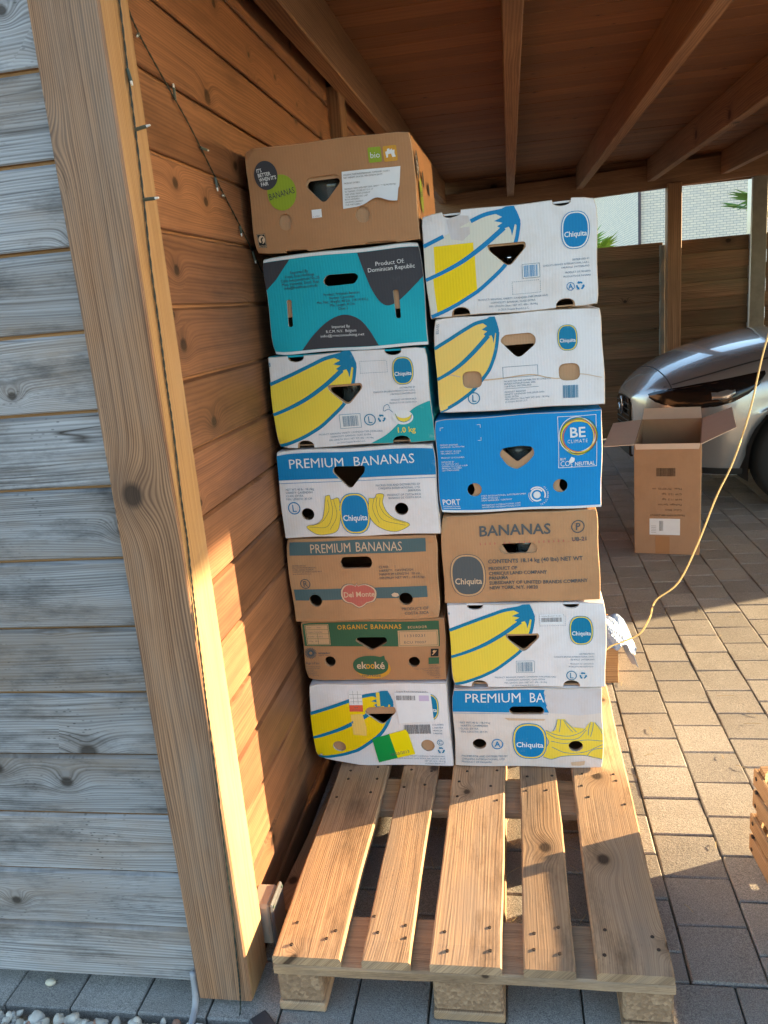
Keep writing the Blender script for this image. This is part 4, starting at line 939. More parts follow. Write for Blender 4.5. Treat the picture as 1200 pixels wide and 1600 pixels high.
def art_l2(a, W, H):
    a.rect('white_edge', I_WHITE, 1, 232, W-1, 239, 1.4); a.rect('white_edge#2', I_WHITE, 1, 1, W-1, 8, 1.4)
    a.poly('charcoal_shape#1', I_DARK, [(1, 231), (71, 231), (30, 186), (1, 162)], 1)
    a.poly('charcoal_shape#2', I_DARK, [(241, 231)]+[tuple(p) for p in cat([(241, 231), (252, 190), (266, 146), (282, 116), (300, 102), (320, 105), (344, 120), (W-1, 162)], 5)]+[(W-1, 231)], 1)
    a.poly('charcoal_shape#3', I_DARK, [tuple(p) for p in cat([(76, 9), (112, 46), (152, 76), (192, 88), (228, 76), (252, 48), (272, 9)], 5)], 1)
    a.lines(I_DARK, ['Exported By', 'Fresh Fruit Holdings', 'Calle Independencia No.25', 'Mao, Valverde, Dom. Rep.', 'info@freshfruit.com.do'], 92, 196, 6.6, 9, align='c')
    a.lines(I_DARK, ['Product: Premium Bananas', 'Variety: Cavendish', 'Min. Net. Weight: 40 Lbs. (18.14 KG.)', 'Min. Length: 8 Cm.', 'Class: I'], 192, 136, 6, 8.8, align='c')
    a.text(I_WHITE, 'Product Of:', 282, 354, 196, 9.5); a.text(I_WHITE, 'Dominican Republic', 262, 378, 183, 9.5)
    a.text(I_WHITE, 'Imported By', 181, None, 57, 6.5, align='c'); a.text(I_WHITE, 'R.C.M. N.V.  Belgium', 181, None, 46, 6.5, align='c'); a.text(I_WHITE, 'info@rmconsulting.net', 127, 239, 36, 6)
H2l = [rpoly([(148, 170), (160, 185), (230, 185), (239, 176), (228, 160), (158, 158)], 12), rpoly([(50, 135), (62, 135), (60, 69), (48, 69)], 6), rpoly([(318, 137), (332, 137), (334, 69), (322, 69)], 7)]
bL2, *_ = banana_box('teal box with charcoal curved shapes and Dominican Republic lettering', -.6, -.2045, 1.3195, .2425, 2.006, TEAL, I_DARK, H2l, [H2l[0], rpoly([(40, 92), (72, 92), (72, 60), (40, 60)], 2), rpoly([(300, 92), (350, 92), (350, 60), (300, 60)], 2)], [], art_l2, -.6, .1, .004, 12, group=G_L)

def art_l1(a, W, H):
    a.ell('round_print', I_GREEN, (82, 139), 36, 41, 1); a.ell('round_print', I_DARK, (48, 181), 29, 33, 2)
    for i, (t, x0, x1) in enumerate((("IT'S", 27, 40), ('BETTER', 28, 60), ("WHEN IT'S", 29, 72), ('FAIR', 31, 50))): a.text(I_WHITE, t, x0, x1, 190-i*10.5, 8, 3, 1, rot=.08, c=(48, 181))
    a.text(I_DARK, 'BANANAS', 50, 116, 124, 14, 3, rot=.17, c=(50, 124))
    a.poly('square_print', I_GREEN, [(p[0]*1000, p[1]*1000) for p in rpoly([(300, 182), (331, 182), (331, 216), (300, 216)], 4)], 1); a.text(I_WHITE, 'bio', 304, 328, 192, 13, 3)
    a.poly('square_print', I_ORANGE, [(p[0]*1000, p[1]*1000) for p in rpoly([(336, 181), (368, 181), (368, 216), (336, 216)], 4)], 1)
    a.poly('square_print', I_WHITE, [(342, 190), (346, 190), (347, 197), (354, 198), (356, 190), (364, 190), (362, 198), (363, 206), (358, 205), (357, 209), (352, 206), (351, 210), (346, 209), (345, 204), (341, 203)], 2)
    a.rect('sticker', PAPER, 151, 73, 175, 92, 2); a.text(I_DKTXT, 'L-1301', 153, 170, 75, 3, 3)
    a.rect('fair_mark', I_BLACK, 8, 15, 30, 49, 2); a.frame('fair_mark', I_PEACH, 9, 16, 29, 48, .8, 3); a.ell('fair_mark', I_PEACH, (20, 35), 8, 10, 3, n=20); a.stroke('fair_mark', I_BLACK, [(24, 40), (19, 36), (20, 28), (15, 26)], 3.4, 4); a.text(I_PEACH, 'FAIRTRADE', 10, 28, 18, 3, 3)
def side_l1(a):
    a.ell('round_print', I_DARK, (70, 178), 32, 33, 2); a.ell('round_print', I_GREEN, (118, 112), 36, 41, 1)
    for i, (t, x0, x1) in enumerate((("IT'S", 48, 62), ('BETTER', 49, 84), ("WHEN IT'S", 50, 96), ('FAIR', 52, 72))): a.text(I_WHITE, t, x0, x1, 188-i*10.5, 8, 3, 1)
    a.text(I_DARK, 'BANANAS', 86, 150, 104, 14, 3, rot=.15, c=(86, 104)); a.rect('fair_mark', I_BLACK, 20, 14, 62, 50, 2); a.ell('fair_mark', I_PEACH, (40, 34), 12, 11, 3, n=20); a.stroke('fair_mark', I_BLACK, [(48, 40), (40, 36), (40, 28), (32, 26)], 4, 4)
    a.ell('painted_vent_hole', I_BLACK, (190, 160), 20, 20, 1); a.ell('painted_vent_hole#2', I_BLACK, (330, 150), 20, 17, 1)  # holes are not cut; their dark inside is painted as black discs
H1l = [rpoly([(140, 146), (148, 166), (222, 166), (228, 148), (183, 102)], 15), ellh(84, 71, 16.5, 19), ellh(274, 69, 18, 19)]
bL1, lidL1, dfL1 = banana_box('plain brown cardboard box with a white paper sheet, top of the left stack', -.611, -.2065, 1.565, .2455, 1.997, KRAFT_D, KRAFT_D, H1l, [rpoly([(143, 146), (150, 158), (222, 158), (227, 147), (183, 102)], 15)], [('b', .1, .03, .006), ('b', .31, .04, .005)], art_l1, 0, 0, .003, 13, side_art=side_l1, group=G_L)
# loose paper sheet pasted on the top box, its lower edge curling away
sa = Art(); a = -.2022
def sheet():
    P = [(232, 169), (367, 168), (364, 124), (354, 90), (326, 95), (300, 100), (275, 92), (250, 86), (227, 86)]
    nx, nz = 20, 14; mb = MB(); g_ = []
    for j in range(nz+1):
        for i in range(nx+1):
            u, v = i/nx, j/nz; top = 169-1*u; bot = 86 + (14*math.exp(-((u-.62)/.2)**2)) + 5*u
            xx = 228+5*v+(132+7*(v if v > .4 else .4*v))*u*1.0; zz = bot+(top-bot)*v
            lift = .011*max(0, .55-v)**1.6*max(0, (u-.25))*4 + .0004*math.sin(9*u+4*v)
            g_.append(dfL1(xx/1000+a, -.0019-lift, zz/1000))
    f = [(j*(nx+1)+i, j*(nx+1)+i+1, (j+1)*(nx+1)+i+1, (j+1)*(nx+1)+i) for j in range(nz) for i in range(nx)]
    o = mk('paper_sheet', g_, f, PAPER, lidL1, smooth=True, local=True)
    t = Art()
    for i, s in enumerate(('ORGANIC FAIRTRADE BANANAS, CATEGORY: CLASS I', 'NET WEIGHT 18,14 KG, MIN LENGTH 20 CM', '', 'PRODUCT OF PERU', '', 'BANANAS: WASH AND KEEP COOL. ARRIVAL TO BE PROTECTED', 'IN TRANSIT, STORE AT 13 C, AVOID CHILL AND', 'KEEP APART FROM OTHER FRUIT. TURN', 'TO BE RIPENED AND LABELLED AGAIN')):
        if s: t.text(I_DKTXT, s, 236, min(236+len(s)*2.5, 358), 159-i*6.2, 3.4)
    for i, s in enumerate(('IMPORTED BY: AGROFAIR BENELUX', 'KOOPLIEDENWEG 10, BARENDRECHT', 'THE NETHERLANDS')): t.text(I_DKTXT, s, 234, 270+i*8, 104-i*6, 3.2)
    build_art(t, lidL1, dfL1, a, -.0024)
sheet()

# glassware packed inside, glimpsed through the hand holes
GLASS = NT('dark_glass'); GLASS.b.inputs['Transmission Weight'].default_value = .75; GLASSM = GLASS.done((.30, .33, .33), .06)
CHROME = plain('polished_steel', (.62, .62, .64), .16, 1.0)
def vase(label, loc, prof, mat=GLASSM, rx=0):
    o = MB().lathe(prof, 20).obj('glass_vase', mat, None, Matrix.Translation(loc) @ Matrix.Rotation(rx, 4, 'X'), True); tag(o, label, 'vase', 'glassware inside the boxes')
TUM = [(.001, .0), (.034, .0), (.038, .10), (.040, .12), (.037, .12), (.034, .10), (.031, .006), (.001, .006)]
vase('dark glass seen through the hand hole of the top brown box', (-.425, 2.085, 1.575), [(r*1.5, z*1.35) for r, z in TUM])
vase('clear glass behind the hand hole of the 1.0 kg box', (-.41, 2.08, 1.09), [(r, z*1.3) for r, z in TUM])
vase('shiny steel shaker behind the hand hole of the faded white box', (.002, 2.075, 1.389), [(.001, 0), (.026, 0), (.026, .07), (.012, .09), (.010, .115), (.018, .12), (.001, .125)], CHROME)
vase('clear glass behind the hand hole of the blue box', (.006, 2.08, .897), [(r*.9, z*1.3) for r, z in TUM])
vase('clear glass behind the hand hole of the brown BANANAS box', (.02, 2.08, .645), [(r*.9, z*1.3) for r, z in TUM])

# ================================================================== OTHER THINGS
# open carton by the car
ct = thing('open_carton', 'tall open brown carton with raised flaps standing in front of the car', 'carton', (.829, 4.528, 0), R(-13))
CARTON = card('carton_card', (.40, .235, .135), None, .3); CARTON_FLAP_LIT = card('carton_flap_skylit', (.68, .53, .42), None, .2)  # flaps coloured paler than the walls, sky light on them painted in
cw, cd, chh, hb, tt = .165, .25, .60, .655, .005
for nm, aa, bb in (('front_wall', (-cw, -cd, 0), (cw, -cd+tt, chh)), ('back_wall', (-cw, cd-tt, 0), (cw, cd, hb)), ('side_wall', (-cw, -cd+tt+.0005, 0), (-cw+tt, cd-tt-.0005, chh)), ('side_wall', (cw-tt, -cd+tt+.0005, 0), (cw, cd-tt-.0005, chh)), ('floor_panel', (-cw+tt+.0005, -cd+tt+.0005, .002), (cw-tt-.0005, cd-tt-.0005, .008))):
    w_ = MB().box(aa, bb, 0, .001)
    if nm == 'side_wall': w_.v = [(x, y, z+(hb-chh)*(y+cd)/(2*cd) if z > .3 else z) for x, y, z in w_.v]
    o = w_.obj(nm, CARTON, ct, local=True)
    if nm == 'front_wall': cfw = o
def flap(p0, p1, d, d2=None, w=.004):
    p0, p1, d = Vector(p0), Vector(p1), Vector(d); d2 = Vector(d2) if d2 else d; n = (p1-p0).cross(d).normalized()*w; i = (p1-p0)*.02
    q = [p0, p1, p1+d2-i, p0+d+i]; MB().add(q+[a+n for a in q], [(0, 1, 2, 3), (7, 6, 5, 4), (0, 4, 5, 1), (1, 5, 6, 2), (2, 6, 7, 3), (3, 7, 4, 0)]).obj('flap', CARTON_FLAP_LIT, ct, local=True)
flap((-cw, cd-.004, hb+.001), (-cw, -cd+.004, chh+.001), (-.155, -.03, -.01), (-.155, -.03, -.005)); flap((cw, -cd+.004, chh+.001), (cw, cd-.004, hb+.001), (.165, .06, .07), (.15, .0, .06))
flap((cw-.004, cd, hb+.001), (-cw+.004, cd, hb+.001), (0, .06, .055)); flap((-cw+.003, -cd-.001, chh+.0045), (cw-.003, -cd-.001, chh+.0045), (0, -.010, -.028))
ca = Art(); I_CT = ink('carton_ink', (.07, .04, .022), .2, (.4, .2, .1))
ca.barcode(I_CT, 112, 430, 208, 475, 33); ca.grid = None
for i, t in enumerate(('Model:WWMY1000-ZWDVT', 'Color: Black', 'Package: 1pc/ctn', 'N.W: 11.2  kgs', 'G.W: 12.5  kgs', 'Meas:  75*32*25  cm')):
    ca.text(I_CT, t, 0, None, 0, 12, name='lettering')
# the carton stands upside down, so the lettering reads from the other side
ca.d.clear(); ca.barcode(I_CT, 112, 430, 208, 475, 33)
for i, (t, w) in enumerate((('Model:WWMY1000-ZWDVT', 175), ('Color: Black', 84), ('Package: 1pc/ctn', 120), ('N.W 11.2  kgs', 100), ('G.W 12.5  kgs', 100), ('Meas:  75*32*25  cm', 150))):
    x1 = 240 if i else 255; ca.text(I_CT, t, x1, x1+w, 222+i*29, 10, rot=math.pi, c=(x1, 222+i*29))
ca.rect('white_label', PAPER, 78, 108, 232, 198, 2); ca.barcode(I_DKTXT, 128, 130, 148, 186, 35, 3)
for k in range(5): ca.rect('white_label', I_DKTXT, 86, 120+k*9, 112, 121.5+k*9, 3)
ca.rect('packing_tape', plain('clear_brown_tape', (.40, .20, .09), .25), 108, 2, 180, 100, 1)
for (nm, _), (mat, v, f, _x) in ca.d.items(): mk(nm.split('#')[0], [(p[0]/1000-cw, -cd-.0008-BAND_STEP*p[2], p[1]/1000) for p in v], f, mat, cfw, Matrix.Identity(4), local=True)

# two shallow wooden fruit crates at the right edge
def crate(label, loc, rz, h, seed):
    r = random.Random(seed); c = thing('fruit_crate', label, 'crate', loc, rz, 'stacked fruit crates'); Lx, Ly = .40, .60
    nb = 2; bh = h/nb-.012
    for s in (0, 1):
        for k in range(nb):
            z = .008+k*(bh+.014)
            bar(Ly, bh, .008, .0012).obj('side_slat', W_CRATE, c, alongY_up((s*Lx+(.004 if s == 0 else -.004), Ly/2, z+bh/2)), local=True)
            bar(Lx-.018, bh, .012, .0012).obj('end_slat', W_CRATE, c, alongX_up((Lx/2, .007 if s == 0 else Ly-.007, z+bh/2)), local=True)
        for x in (.010, Lx-.010):
            y0 = .014 if s == 0 else Ly-.014; dy = .035 if s == 0 else -.035; dx = .03 if x < .2 else -.03
            P = [(x, y0), (x+dx, y0), (x, y0+dy)]; z0, z1 = .004, h+.012
            MB().add([(*p, z0) for p in P]+[(*p, z1) for p in P], [(0, 1, 2), (5, 4, 3), (0, 3, 4, 1), (1, 4, 5, 2), (2, 5, 3, 0)]).obj('corner_post', W_CRATE, c, local=True)
    for k in range(5): bar(Ly-.02, .064, .005, .001).obj('bottom_slat', W_CRATE, c, alongY_flat((.05+k*.075, Ly/2, .0045)), local=True)
    for k in range(3):
        for y in (.02, Ly-.02): inst(nail0, c, WM[c] @ Matrix.Translation((-.0005, y, .02+k*h*.33)) @ Matrix.Rotation(R(-90), 4, 'Y') @ Matrix.Scale(1.3, 4), 'nail')
    return c
crate('shallow wooden fruit crate at the right edge, lower of two', (.578, 1.262, .0), R(3.6), .114, 3)
crate('shallow wooden fruit crate at the right edge, upper of two', (.588, 1.26, .128), R(4.2), .114, 4)

# low wooden box with crumpled plastic behind the right stack
wb = thing('wooden_box', 'low wooden box just behind the bottom of the right stack', 'box', (.13, 2.95, 0))
for s, y in ((0, 2.795), (1, 3.105)): bar(.41, .14, .02, .002).obj('side_board', W_CRATE, wb, alongX_up((.13, y, .072)))
for x in (-.065, .325): bar(.288, .14, .018, .002).obj('end_board', W_CRATE, wb, alongY_up((x, 2.95, .072)))
bar(.37, .285, .012, .002).obj('bottom_board', W_CRATE, wb, Matrix.Translation((.13, 2.95, .012)))
PL = NT('thin_blue_white_plastic'); PLM = PL.done((.20, .28, .46), .35); PL.b.inputs['Transmission Weight'].default_value = .25
def crumple():
    nx = ny = 34; V = []; r = random.Random(11); W_ = [(r.uniform(4, 22), r.uniform(4, 22), r.uniform(0, 6), r.uniform(.006, .02)) for _ in range(9)]
    for j in range(ny+1):
        for i in range(nx+1):
            u, v = i/nx, j/ny; e = sum(a*abs(math.sin(k*u+m*v+p)) for k, m, p, a in W_)
            hgt = .15+.085*max(0, 1-((u-.45)/.5)**2)*max(0, 1-((v-.5)/.5)**2)+e*.55 - .10*max(0, u-.78)/.22*(1 if u > .78 else 0)
            V.append((.19+.205*u+.02*math.sin(7*v+3*u), 2.72+.24*v+.02*math.sin(9*u), .13+(hgt-.13)*.85))
    F = [(j*(nx+1)+i, j*(nx+1)+i+1, (j+1)*(nx+1)+i+1, (j+1)*(nx+1)+i) for j in range(ny) for i in range(nx)]
    o = mk('plastic_sheet', V, F, PLM, None); tag(o, 'crumpled blue white plastic sheet lying on the low wooden box', 'plastic sheet')
    m = o.modifiers.new('thickness', 'SOLIDIFY'); m.thickness = .0012
crumple()

# yellow cable hanging across the view
CORD = [(1.30, 3.05, 2.28), (1.12, 3.03, 1.85), (.975, 3.02, 1.48), (.874, 3.0, 1.208), (.81, 2.95, .963), (.746, 2.9, .794), (.681, 2.85, .683), (.609, 2.8, .525), (.536, 2.75, .403), (.456, 2.72, .35), (.432, 2.7, .294), (.396, 2.68, .244), (.34, 2.665, .222), (.281, 2.64, .206), (.20, 2.62, .12), (.16, 2.66, .02), (.10, 2.70, .006)]
cb = MB().tube(cat(CORD, 7), .0030, 8).obj('cable', plain('yellow_cable', (.62, .47, .20), .5), None, None, True); tag(cb, 'thin yellow cable hanging in front of the car and carton', 'cable')

# string lights
WIRE = plain('dark_green_wire', (.012, .02, .016), .5); STUB = plain('green_led_holder', (.06, .085, .07), .4); TIP = NT('clear_led'); TIPM = TIP.done((.7, .72, .7), .2)
def strand(label, pts, leds, seed):
    r = random.Random(seed); P = cat(pts, 10); s = thing('string_lights', label, 'string lights', pts[-1], 0, 'string lights')
    tw = []
    for k in (0, 1):
        mb = MB(); q = []
        for i, p in enumerate(P):
            t = i*1.35+k*math.pi; q.append(p+Vector((.0009*math.cos(t)+.0006, .0011*math.sin(t), .0)))
        mb.tube(q, .00115, 5).obj('wire', WIRE, s)
    for (i, d) in leds:
        p = P[min(i, len(P)-1)]; d = Vector(d).normalized()
        h = MB().tube([p, p+d*.022], .0030, 7).obj('led_holder', STUB, s); MB().tube([p+d*.022, p+d*.029], [.0022, .0016], 7).obj('led', TIPM, h)
SA = [(-.600, 1.377, 2.05), (-.6, 1.375, 1.931), (-.6, 1.368, 1.828), (-.6, 1.363, 1.736), (-.6, 1.355, 1.626), (-.6, 1.344, 1.515), (-.6, 1.34, 1.404), (-.6, 1.336, 1.319), (-.6, 1.335, 1.243), (-.6, 1.325, 1.114), (-.6, 1.324, 1.041), (-.6, 1.316, .961), (-.6, 1.311, .899), (-.6, 1.305, .80), (-.601, 1.303, .742), (-.603, 1.3025, .647), (-.606, 1.3025, .52), (-.611, 1.3025, .379), (-.614, 1.3025, .273), (-.621, 1.3025, .127), (-.624, 1.3025, .066), (-.627, 1.295, .008), (-.63, 1.27, -.02)]
strand('dark green string lights running down the timber corner post', SA, [(30, (1, -.1, .12)), (40, (1, -.1, .0)), (20, (.3, -.3, -1))], 1)
SB = [(-.598, 1.40, 2.06), (-.615, 1.44, 1.99), (-.634, 1.478, 1.967), (-.634, 1.516, 1.926), (-.634, 1.599, 1.875), (-.634, 1.703, 1.814), (-.634, 1.804, 1.743), (-.634, 1.857, 1.704), (-.634, 1.946, 1.645), (-.634, 2.022, 1.591), (-.634, 2.10, 1.53)]
strand('dark string lights drooping across the brown shed wall', SB, [(30, (.2, -.7, -.35)), (45, (.1, -.2, .9)), (55, (.25, .9, -.1)), (64, (.1, -.1, -.9)), (72, (.2, -.9, -.1)), (82, (.2, -.5, -.8)), (92, (.1, .2, -.9))], 2)

# junction box beside the post and a conduit at its foot
jb = thing('junction_box', 'small grey electrical box on the wall beside the foot of the post', 'junction box', (-.60, 1.47, .05))
MB().box((-.636, 1.432, .045), (-.588, 1.506, .15), 0, .006).obj('housing', plain('beige_plastic', (.40, .33, .26), .5), jb)
MB().box((-.5875, 1.428, .04), (-.578, 1.51, .155), 0, .004).obj('cover', plain('grey_cover_plastic', (.09, .09, .095), .3), jb)
for y, z in ((1.437, .05), (1.501, .05), (1.437, .146), (1.501, .146)): MB().tube([(-.5782, y, z), (-.5764, y, z)], .004, 8).obj('screw', STUB, jb)
cd_ = MB().tube(cat([(-.732, 1.318, .075), (-.731, 1.312, .03), (-.729, 1.296, .004), (-.726, 1.268, -.004), (-.724, 1.23, -.02)], 5), .0075, 9).obj('conduit', plain('grey_conduit', (.30, .30, .32), .45), None, None, True); tag(cd_, 'grey cable conduit coming out beside the foot of the corner post', 'conduit')
pk = bar(.5, .05, .018, .002).obj('offcut_plank', W_PALLET, None, Matrix.Translation((-.585, 1.80, .03)) @ Matrix.Rotation(R(86), 4, 'Z')); tag(pk, 'thin offcut plank lying between the wall and the pallet', 'plank')
dk = MB().box((-.02, -.035, -.012), (.02, .03, .012), 0, .003).obj('dark_stone', plain('dark_stone', (.04, .04, .045), .6, 0, 40, .3, .3), None, Matrix.Translation((-.565, 1.262, .0)) @ Matrix.Rotation(.8, 4, 'Z')); tag(dk, 'small dark stone at the bottom edge in front of the pallet', 'stone')

# ================================================================== CAR
PAINT = NT('silver_grey_paint'); v = PAINT.objco(); fl = PAINT.noise(v, 900, 1)
PAINTM = PAINT.done(PAINT.mix(PAINT.mapr(fl, .3, .7), (.36, .375, .39), (.50, .51, .52)), .25, .55); PAINT.b.inputs['Coat Weight'].default_value = 1.0; PAINT.b.inputs['Coat Roughness'].default_value = .03
CGLASS = plain('tinted_car_glass', (.015, .018, .02), .04); TYRE = plain('tyre_rubber', (.018, .018, .018), .85); RIM = plain('alloy_rim', (.35, .36, .38), .3, .9); GBLK = plain('gloss_black_trim', (.008, .008, .009), .12); MBLK = plain('matt_black_trim', (.015, .015, .015), .6)
KEY = {  # x: [(y, z) * 8 from centre top to shoulder], w side, z shoulder
    0.00: [(0, .690), (.07, .690), (.13, .688), (.18, .682), (.21, .672), (.225, .645), (.235, .60)],
    0.05: [(0, .745), (.10, .744), (.20, .738), (.28, .727), (.34, .706), (.37, .67), (.39, .60)],
    0.16: [(0, .835), (.15, .832), (.30, .815), (.42, .790), (.52, .750), (.57, .70), (.60, .61)],
    0.36: [(0, .925), (.20, .920), (.40, .900), (.58, .862), (.70, .805), (.76, .74), (.785, .63)],
    0.62: [(0, 1.00), (.24, .995), (.47, .975), (.67, .935), (.81, .868), (.862, .79), (.876, .65)],
    0.95: [(0, 1.053), (.25, 1.049), (.50, 1.032), (.70, .992), (.83, .925), (.89, .84), (.902, .68)],
    1.35: [(0, 1.085), (.26, 1.083), (.52, 1.07), (.70, 1.035), (.82, .975), (.885, .87), (.90, .70)],
    1.75: [(0, 1.30), (.25, 1.295), (.48, 1.275), (.62, 1.20), (.79, 1.00), (.88, .90), (.90, .70)],
    2.15: [(0, 1.50), (.25, 1.495), (.46, 1.47), (.58, 1.40), (.78, 1.02), (.88, .92), (.90, .70)],
    2.80: [(0, 1.545), (.25, 1.54), (.47, 1.515), (.59, 1.44), (.78, 1.04), (.88, .93), (.90, .70)],
    3.40: [(0, 1.52), (.25, 1.515), (.46, 1.49), (.57, 1.42), (.77, 1.06), (.88, .95), (.905, .70)],
    3.95: [(0, 1.36), (.25, 1.35), (.44, 1.32), (.56, 1.25), (.74, 1.06), (.87, .95), (.90, .70)],
    4.25: [(0, 1.10), (.25, 1.10), (.44, 1.08), (.60, 1.04), (.74, .98), (.82, .88), (.85, .70)],
    4.40: [(0, .92), (.22, .92), (.40, .91), (.54, .89), (.64, .86), (.70, .78), (.73, .68)]}
KX = sorted(KEY)
WX, WR = (.93, 3.55), .335
def zlow(x):
    z = .23+.05*max(0, 1-x/.2)
    for c in WX:
        d = abs(x-c)
        if d < .385: z = max(z, .325+math.sqrt(max(0, .385**2-d*d)))
    return z
def section(x):
    x = min(max(x, 0), 4.4)
    i = max(0, min(len(KX)-2, sum(1 for k in KX if k <= x)-1)); t = (x-KX[i])/(KX[i+1]-KX[i])
    g = lambda j: KEY[KX[max(0, min(len(KX)-1, j))]]
    o = []
    for k in range(7):
        p = []
        for c in (0, 1):
            a, b, d, e = (g(i+q)[k][c] for q in (-1, 0, 1, 2)); xa, xb, xd, xe = (KX[max(0, min(len(KX)-1, i+q))] for q in (-1, 0, 1, 2))
            h = xd-xb; m0 = (d-a)/(xd-xa) if xd > xa else 0; m1 = (e-b)/(xe-xb) if xe > xb else 0
            s = t; p.append((2*s**3-3*s*s+1)*b+(s**3-2*s*s+s)*h*m0+(-2*s**3+3*s*s)*d+(s**3-s*s)*h*m1)
        o.append(tuple(p))
    z0 = zlow(x); y, z = o[-1]
    for q, dy in ((.66, .004), (.33, -.002), (0, -.02)): o.append((y+dy, z0+(max(z, z0+.02)-z0)*q))
    o[-4] = (y, max(z, z0+.02))
    return o
car = thing('parked_car', 'silver grey car with its nose to the left parked under the carport', 'car', (.772, 5.88, 0), R(4))
CM = WM[car]
XS = sorted(set([i*.05 for i in range(89)]+[.02, .08, .12, .18]+[c+s*d for c in WX for s in (-1, 1) for d in (.384, .375, .36, .33)]))
def bodygrid(x0, x1, cols):
    xs = [x for x in XS if x0-1e-6 <= x <= x1+1e-6]; V = []; F = []; n = len(section(0)); fine = 3
    for x in xs:
        S = section(x); row = [tuple(p) for p in cat([(a, b, 0) for a, b in S], fine)]
        row = [(x, p[0], p[1]) for p in row]; V.append([(a, -b, c) for a, b, c in row[::-1]]+row[1:])
    m = len(V[0]); f = [(i*m+k, i*m+k+1, (i+1)*m+k+1, (i+1)*m+k) for i in range(len(xs)-1) for k in range(m-1)]
    return [p for r_2 in V for p in r_2], f, m, len(xs)
bv, bf, m_, nx_ = bodygrid(0, 4.4, None)
bf += [tuple(range(m_))[::-1], tuple(range((nx_-1)*m_, nx_*m_))]
body = mk('body', bv, bf, PAINTM, car, smooth=True, local=True)
def surf(x, z, side=-1, out=.004):
    """point on the car's flank at length x and height z"""
    P = [tuple(p)[:2] for p in cat([(a, b, 0) for a, b in section(x)], 6)]
    for a, b in zip(P, P[1:]):
        if a[1] >= z >= b[1]:
            t = (a[1]-z)/(a[1]-b[1]+1e-9); return Vector((x, side*(a[0]+(b[0]-a[0])*t+out), z))
    return Vector((x, side*(P[-1][0]+out), z))
def patch(name, mat, xs, lo, hi, side=-1, out=.004, n=6, parent=None):
    V = []; k = len(xs)
    for x, a, b in zip(xs, lo, hi):
        for j in range(n+1): V.append(surf(x, a+(b-a)*j/n, side, out if 0 < j < n else out*.3))
    F = [(i*(n+1)+j, (i+1)*(n+1)+j, (i+1)*(n+1)+j+1, i*(n+1)+j+1) for i in range(k-1) for j in range(n)]
    return mk(name, V, F, mat, parent or car, smooth=True, local=True)
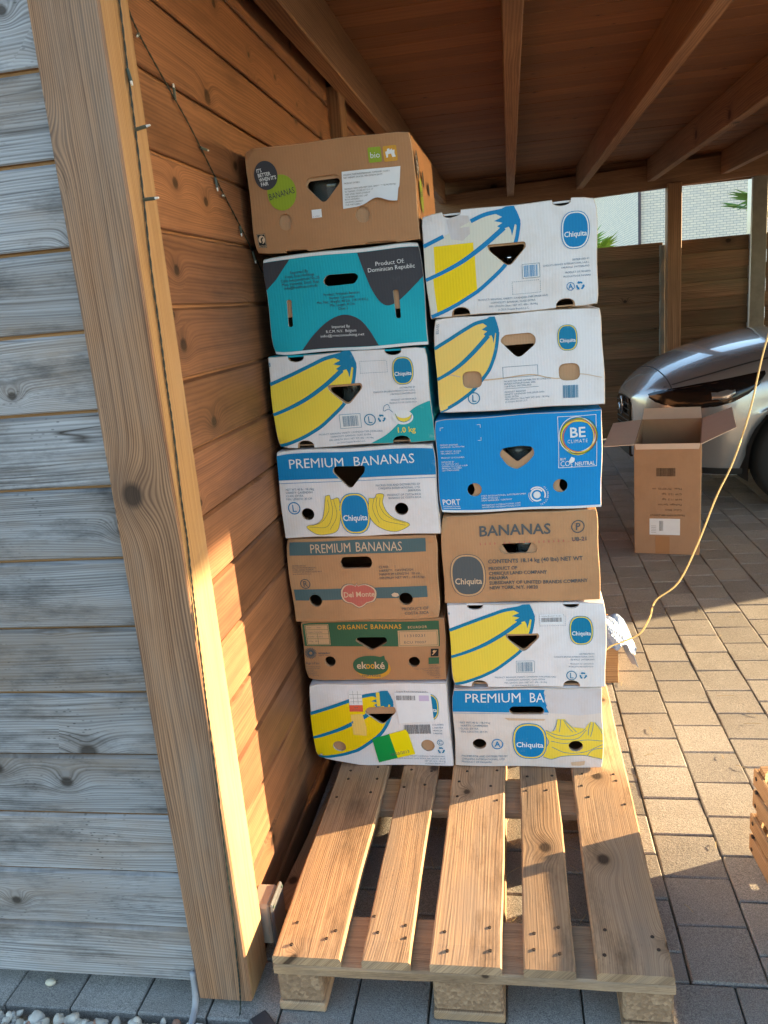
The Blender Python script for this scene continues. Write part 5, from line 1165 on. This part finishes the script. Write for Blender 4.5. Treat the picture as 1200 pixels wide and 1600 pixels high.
for side in (-1, 1):
    xs = [.07, .095, .13, .18, .24, .31, .39, .47, .55, .61, .645]
    hl = patch('headlight', GBLK, xs, [.690, .668, .656, .648, .645, .648, .660, .685, .73, .785, .840], [.712, .727, .741, .757, .773, .791, .808, .825, .842, .854, .860], side, .006)
    patch('light_strip', plain('chrome_strip', (.6, .6, .62), .2, 1), xs[:8], [.704, .716, .728, .743, .758, .774, .790, .806], [.709, .722, .735, .750, .765, .781, .797, .813], side, .009, 1, hl)
    patch('lens', plain('headlight_lens', (.35, .37, .40), .05, .6), [.36, .40, .44, .48], [.695, .69, .70, .73], [.745, .755, .765, .765], side, .009, 3, hl)
    patch('shut_line', MBLK, [x*.05 for x in range(2, 27)], [section(x*.05)[3][1]-.028 for x in range(2, 27)], [section(x*.05)[3][1]-.022 for x in range(2, 27)], side, .0015, 1)
    patch('fog_light_recess', MBLK, [.06, .10, .15, .20, .25, .28], [.40, .36, .34, .34, .37, .42], [.50, .52, .52, .51, .49, .45], side, .004, 3)
    patch('lower_trim', MBLK, [.02+.03*i for i in range(18)], [.235+.04*max(0, 1-i/6) for i in range(18)], [.275+.05*max(0, 1-i/6) for i in range(18)], side, .004, 2)
    arch = [(c_, WX[0]+.385*math.cos(c_), .325+.385*math.sin(c_)) for c_ in (math.pi*k/20 for k in range(21))]
    patch('side_window', CGLASS, [1.85+.1*i for i in range(19)], [1.05+.003*i for i in range(19)], [min(section(1.85+.1*i)[3][1], 1.42)-.02 for i in range(19)], side, .004, 4)
    for cxw in WX:
        c0 = Vector((cxw, side*.80, .325)); wh = bpy.data.objects.new('wheel', None); wh.empty_display_size = .1; link(wh, car, CM @ Matrix.Translation(c0) @ Matrix.Rotation(R(90)*(-side), 4, 'X') if False else CM @ Matrix.Translation(c0) @ Matrix.Rotation(R(90 if side < 0 else -90), 4, 'X'))
        MB().lathe([(.225, .085), (.25, .095), (.31, .09), (.33, .07), (.335, 0), (.33, -.07), (.31, -.09), (.225, -.085)], 40).obj('tyre', TYRE, wh, smooth=True, local=True)
        rm = MB(); rm.lathe([(.225, .085), (.215, .09), (.205, .07), (.20, -.06)], 40)
        for k in range(10):
            t = 2*math.pi*k/10; u = Vector((math.cos(t), math.sin(t), 0)); w_ = Vector((-u.y, u.x, 0))
            rm.add([u*.03-w_*.018+Vector((0, 0, .075)), u*.03+w_*.018+Vector((0, 0, .075)), u*.212+w_*.011+Vector((0, 0, .08)), u*.212-w_*.011+Vector((0, 0, .08)), u*.03-w_*.018+Vector((0, 0, .045)), u*.03+w_*.018+Vector((0, 0, .045)), u*.212+w_*.011+Vector((0, 0, .05)), u*.212-w_*.011+Vector((0, 0, .05))], [(0, 1, 2, 3), (0, 4, 5, 1), (1, 5, 6, 2), (2, 6, 7, 3), (3, 7, 4, 0)])
        rm.lathe([(.001, .082), (.04, .08), (.045, .05)], 16); rm.obj('rim', RIM, wh, local=True)
        MB().lathe([(.001, -.02), (.2, -.02)], 24).obj('brake_cover', MBLK, wh, local=True)
        wl = MB(); K = [(math.cos(a_)*.383, math.sin(a_)*.383) for a_ in (math.pi*k/16 for k in range(17))]
        wl.add([(cxw+a_, side*q, .325+b_) for q in (.895, .55) for a_, b_ in K]+[(cxw+s_*.383, side*q, .2) for s_ in (1, -1) for q in (.895, .55)], [(k, k+1, 18+k, 17+k) for k in range(16)]+[(0, 17, 35, 34), (16, 33, 37, 36)]); wl.add([(cxw+a_, side*.55, .325+b_) for a_, b_ in K]+[(cxw-.383, side*.55, .2), (cxw+.383, side*.55, .2)], [tuple(range(19))])
        wl.obj('wheel_well', MBLK, car, local=True)
    mm = MB().box((1.72, side*.93-.09, 1.0), (1.84, side*.93+.09, 1.13), 0, .03).obj('wing_mirror', PAINTM, car, smooth=False, local=True)
# grille with round emblem, windscreen
gv = [(-.012, y_, z_) for y_, z_ in [(-.21, .63), (-.16, .662), (0, .672), (.16, .662), (.21, .63), (.205, .48), (.15, .41), (0, .39), (-.15, .41), (-.205, .48)]]
grl = mk('grille', gv+[(.03, p[1], p[2]) for p in gv], [tuple(range(10)), *[(k, 10+k, 10+(k+1) % 10, (k+1) % 10) for k in range(10)]], GBLK, car, local=True)
for k in range(6): MB().box((-.0155, -.19, .43+.038*k), (-.0125, .19, .437+.038*k)).obj('grille_bar', MBLK, grl, local=True)
em = MB().lathe([(.050, 0), (.066, .004), (.066, .012), (.058, .014), (.050, .012)], 24); em.tube([(-.052, .02, .008), (-.03, .01, .012), (0, -.03, .012), (.03, .01, .012), (.052, .02, .008)], .006, 6)
em.obj('emblem', CHROME, car, Matrix.Translation((-.02, 0, .60)) @ axes((0, -1, 0), (0, 0, 1), (-1, 0, 0), (0, 0, 0)), smooth=True, local=True)
MB().box((-.012, -.20, .26), (.02, .20, .36), 0, .01).obj('lower_grille', MBLK, car, local=True)
sv = []   # shut line between bumper and bonnet
for x_ in (.178, .184):
    S = [tuple(p)[:2] for p in cat([(a_, b_, 0) for a_, b_ in section(x_)], 4)][:19]; sv.append([(x_, -a_-.0012, b_+.0015) for a_, b_ in S[::-1]]+[(x_, a_+.0012, b_+.0015) for a_, b_ in S[1:]])
q_ = len(sv[0]); mk('shut_line', sv[0]+sv[1], [(k, k+1, q_+k+1, q_+k) for k in range(q_-1)], MBLK, car, local=True)
ws = [];  xs = [1.40+.07*i for i in range(11)]
for x_ in xs:
    S = [tuple(p)[:2] for p in cat([(a_, b_, 0) for a_, b_ in section(x_)], 4)][:13]
    ws.append([(x_-.004, -a_, b_+.006) for a_, b_ in S[::-1]]+[(x_-.004, a_, b_+.006) for a_, b_ in S[1:]])
k_ = len(ws[0]); mk('windscreen', [p for q in ws for p in q], [(i*k_+j, i*k_+j+1, (i+1)*k_+j+1, (i+1)*k_+j) for i in range(len(xs)-1) for j in range(k_-1)], CGLASS, car, smooth=True, local=True)
